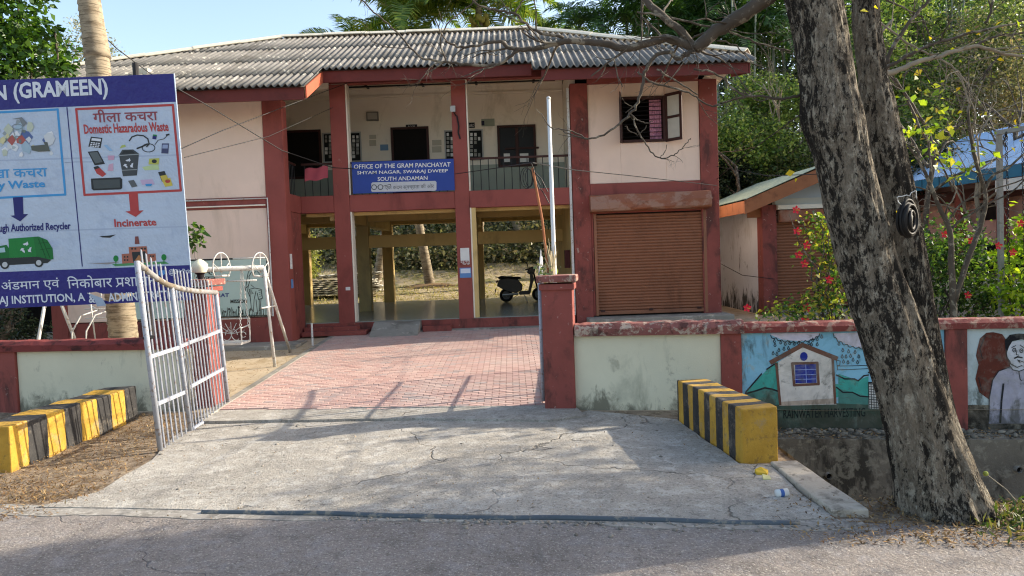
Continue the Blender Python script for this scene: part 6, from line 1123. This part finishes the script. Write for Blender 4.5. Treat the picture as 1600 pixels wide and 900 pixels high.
def mass(name, pts, size, mat, label, aspect=1.9): v, f = leaves(pts, size, RNG, aspect=aspect); o = npmesh(name, v, f, mat); o['kind'] = 'stuff'; return tag(o, label, 'vegetation')
pts = []
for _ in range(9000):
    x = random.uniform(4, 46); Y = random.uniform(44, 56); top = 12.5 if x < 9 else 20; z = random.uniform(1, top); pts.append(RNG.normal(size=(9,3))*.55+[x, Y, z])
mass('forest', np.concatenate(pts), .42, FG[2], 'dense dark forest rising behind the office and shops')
pts = []
for _ in range(6500):
    x = random.uniform(-16, 6); Y = random.uniform(35, 43)+abs(random.gauss(0,1)); pts.append(RNG.normal(size=(8,3))*.35+[x, Y, gz(x, Y)+abs(random.gauss(0,.3+.08*(Y-34)))])
mass('undergrowth', np.concatenate(pts), .24, FG[3], 'dusty grey green undergrowth on the slope seen through the open hall')
pts = []
for _ in range(1800):
    x = random.uniform(-24, 8); Y = random.uniform(40, 44); pts.append(RNG.normal(size=(10,3))*.5+[x, Y, gz(x, Y)+random.uniform(0, 4)])
mass('undergrowth', np.concatenate(pts), .36, FG[1], 'dark wooded slope seen through the upper gaps of the open hall')
gp_ = []
for _ in range(9000): x = random.uniform(-16, 4); Y = random.uniform(26.5, 36); gp_.append([x, Y, gz(x, Y)+.03])
v, f = leaves(np.array(gp_), .16, RNG, aspect=7, droop=-.5); o = npmesh('dry_grass', v, f, leafmat('dry_grass_blade', ['#a8935a', '#8b8a48', '#bba76a', '#7a7a3a'], .3)); o['kind'] = 'stuff'; tag(o, 'dry yellow grass on the ground behind the hall', 'grass')
# things seen through the hall
for (x0_, y0_, x1_, y1_, Y, r_, lab) in ((673,447,650,335,33,.22,'leaning pale coconut trunk seen through the open hall'), (822,398,800,335,38,.22,'second pale palm trunk seen above the parked scooter')):
    a = P(x0_, y0_, Y); b = P(x1_, y1_, Y); t = thing('palm_trunk', lab, 'palm', tuple(a)); top = a+(b-a)*2.6; palm_trunk(t, a-Vector((0,0,.2)), top, r_, r_*.6, .2, .05); crown(t, top, 11, fmesh, .8)
a = P(673, 447, 33); m = MB(); n = 26; m.v = []; 
m.ball((a.x, a.y, a.z-.28), 1.3, 20, 8, 0, (1.3,1,.32)); tag(m.build('earth_mound', M('brown_earth_mound', '#7d6346', .95, .25, 4, 1., 25), smooth=True), 'brown earth mound round the foot of the leaning palm behind the hall', 'mound', kind='stuff')
pst = thing('sheet_stack', 'stack of pale corrugated sheets lying behind the hall', 'stack', tuple(P(515, 455, 30)))
c = P(520, 452, 30)
for k in range(9):
    m = MB(); w = 1.9; n = 30; z0 = c.z-.15+.085*k; ox = random.uniform(-.25,.25); vs = [(c.x-w+ox+2*w*i/n, c.y+yy, z0+.02*math.sin(i*2.1)+(.12*(i/n) if k > 6 else 0)) for yy in (-.6, .6) for i in range(n+1)]
    m.add(vs, [(i, i+1, n+2+i, n+1+i) for i in range(n)]); o = m.build('sheet', flat('pale_sheet', '#b9b4a6', .7), pst); s = o.modifiers.new('thickness', 'SOLIDIFY'); s.thickness = .03
tree('small_tree', 'small round leafed tree behind the left end of the hall', 'tree', (P(463,470,28).x, 28, gz(-8,28)), [(q(462,395,28),(1.0,.8,.9)), (q(470,420,27.5),(.7,.6,.5))], 2600, .14, leafmat('yellowish_leaf', ['#6f7a3c', '#8a9050', '#a3a266', '#55602e'], .4), .06)
tree('dark_bush', 'dark bush under the waste banner left of the red column', 'shrub', (P(30,525,15.2).x, 15.2, .25), [(q(20,505,15.2),(.5,.3,.35)), (q(50,520,15.2),(.4,.3,.3))], 900, .09, FG[2], .02)
tree('small_shrub', 'small light leaved shrub peeping out beside the banner edge', 'shrub', (P(306,500,12).x, 12, .15), [(q(308,372,12),(.16,.15,.16)), (q(302,360,12),(.1,.1,.12))], 70, .13, LG, .012, per=5)
# ------------------------------------------------------------------ ground litter and grass
def scatter(n, fn): 
    out = []
    while len(out) < n:
        x, y = fn(); out.append([x, y, gz(x, y)+.012+.02*random.random()])
    return np.array(out)
LT = leafmat('dry_leaf', ['#6b4a30', '#8a6a44', '#a98a5c', '#4a3526', '#b89c70'], .1, .8)
def lit(name, pts, size, label, mat=LT, aspect=2., droop=0.): v, f = leaves(pts, size, RNG, aspect=aspect, up=.93, droop=droop); o = npmesh(name, v, f, mat); o['kind'] = 'stuff'; tag(o, label, 'leaf litter')
lit('leaf_litter', scatter(9500, lambda: (lambda x: (x, random.uniform(6.2, 10.3)-KS*0))(random.triangular(-8, -3.9, -4.4)) if random.random() < .7 else (random.uniform(-9, -4.0), 6.1+abs(random.gauss(0,.5))+.5)), .045, 'dry brown leaves and twigs on the verge between the striped block and gate', aspect=4.5)
lit('leaf_litter', scatter(3600, lambda: (lambda x: (x, 5.85-KS*x+random.uniform(-.45,.55)))(random.triangular(1.9, 7, 3.0))), .04, 'dry leaves along the road edge at the foot of the big tree', aspect=3)
lit('leaf_litter', scatter(420, lambda: (random.uniform(-4, 2.3), random.uniform(5.9, 9.5))), .022, 'tiny scattered dry leaf fragments on the concrete apron')
lit('leaf_litter', scatter(1500, lambda: (random.uniform(-10, -4.3), random.uniform(11, 15.6))), .03, 'dry leaf fragments in the sandy yard')
lit('leaf_litter', np.array([[x, 9.45-KS*x+random.uniform(-.22,.24), -.19] for x in np.random.default_rng(2).uniform(2.7, 8, 900)]), .04, 'dry leaves on the ledge under the murals')
GR = leafmat('verge_grass_blade', ['#2f4420', '#46602a', '#5f6a34', '#7a6f44', '#33471f'], .35)
v, f = leaves(scatter(5200, lambda: (lambda x: (x, 5.9-KS*x+random.gauss(0,.22)-.1*(x-3)))(random.triangular(3.2, 7, 4.6))), .085, RNG, aspect=5, up=.2, droop=-.75); o = npmesh('verge_grass', v, f, GR); o['kind'] = 'stuff'; tag(o, 'green and dry grass on the verge at the lower right', 'grass')
wd = thing('dry_weed', 'single thin dry weed stalk leaning over the drain at the right', 'plant', tuple(G(1600, 800))); a = G(1598, 795); b = P(1540, 740, a.y+.1); MB().tube([a, a.lerp(b,.5)+Vector((.02,0,.01)), b], .005, 5).build('stalk', TWIGL, wd); MB().ball(tuple(b), .02).build('seed_head', flat('seed_head', '#9aa04a', .8), wd)
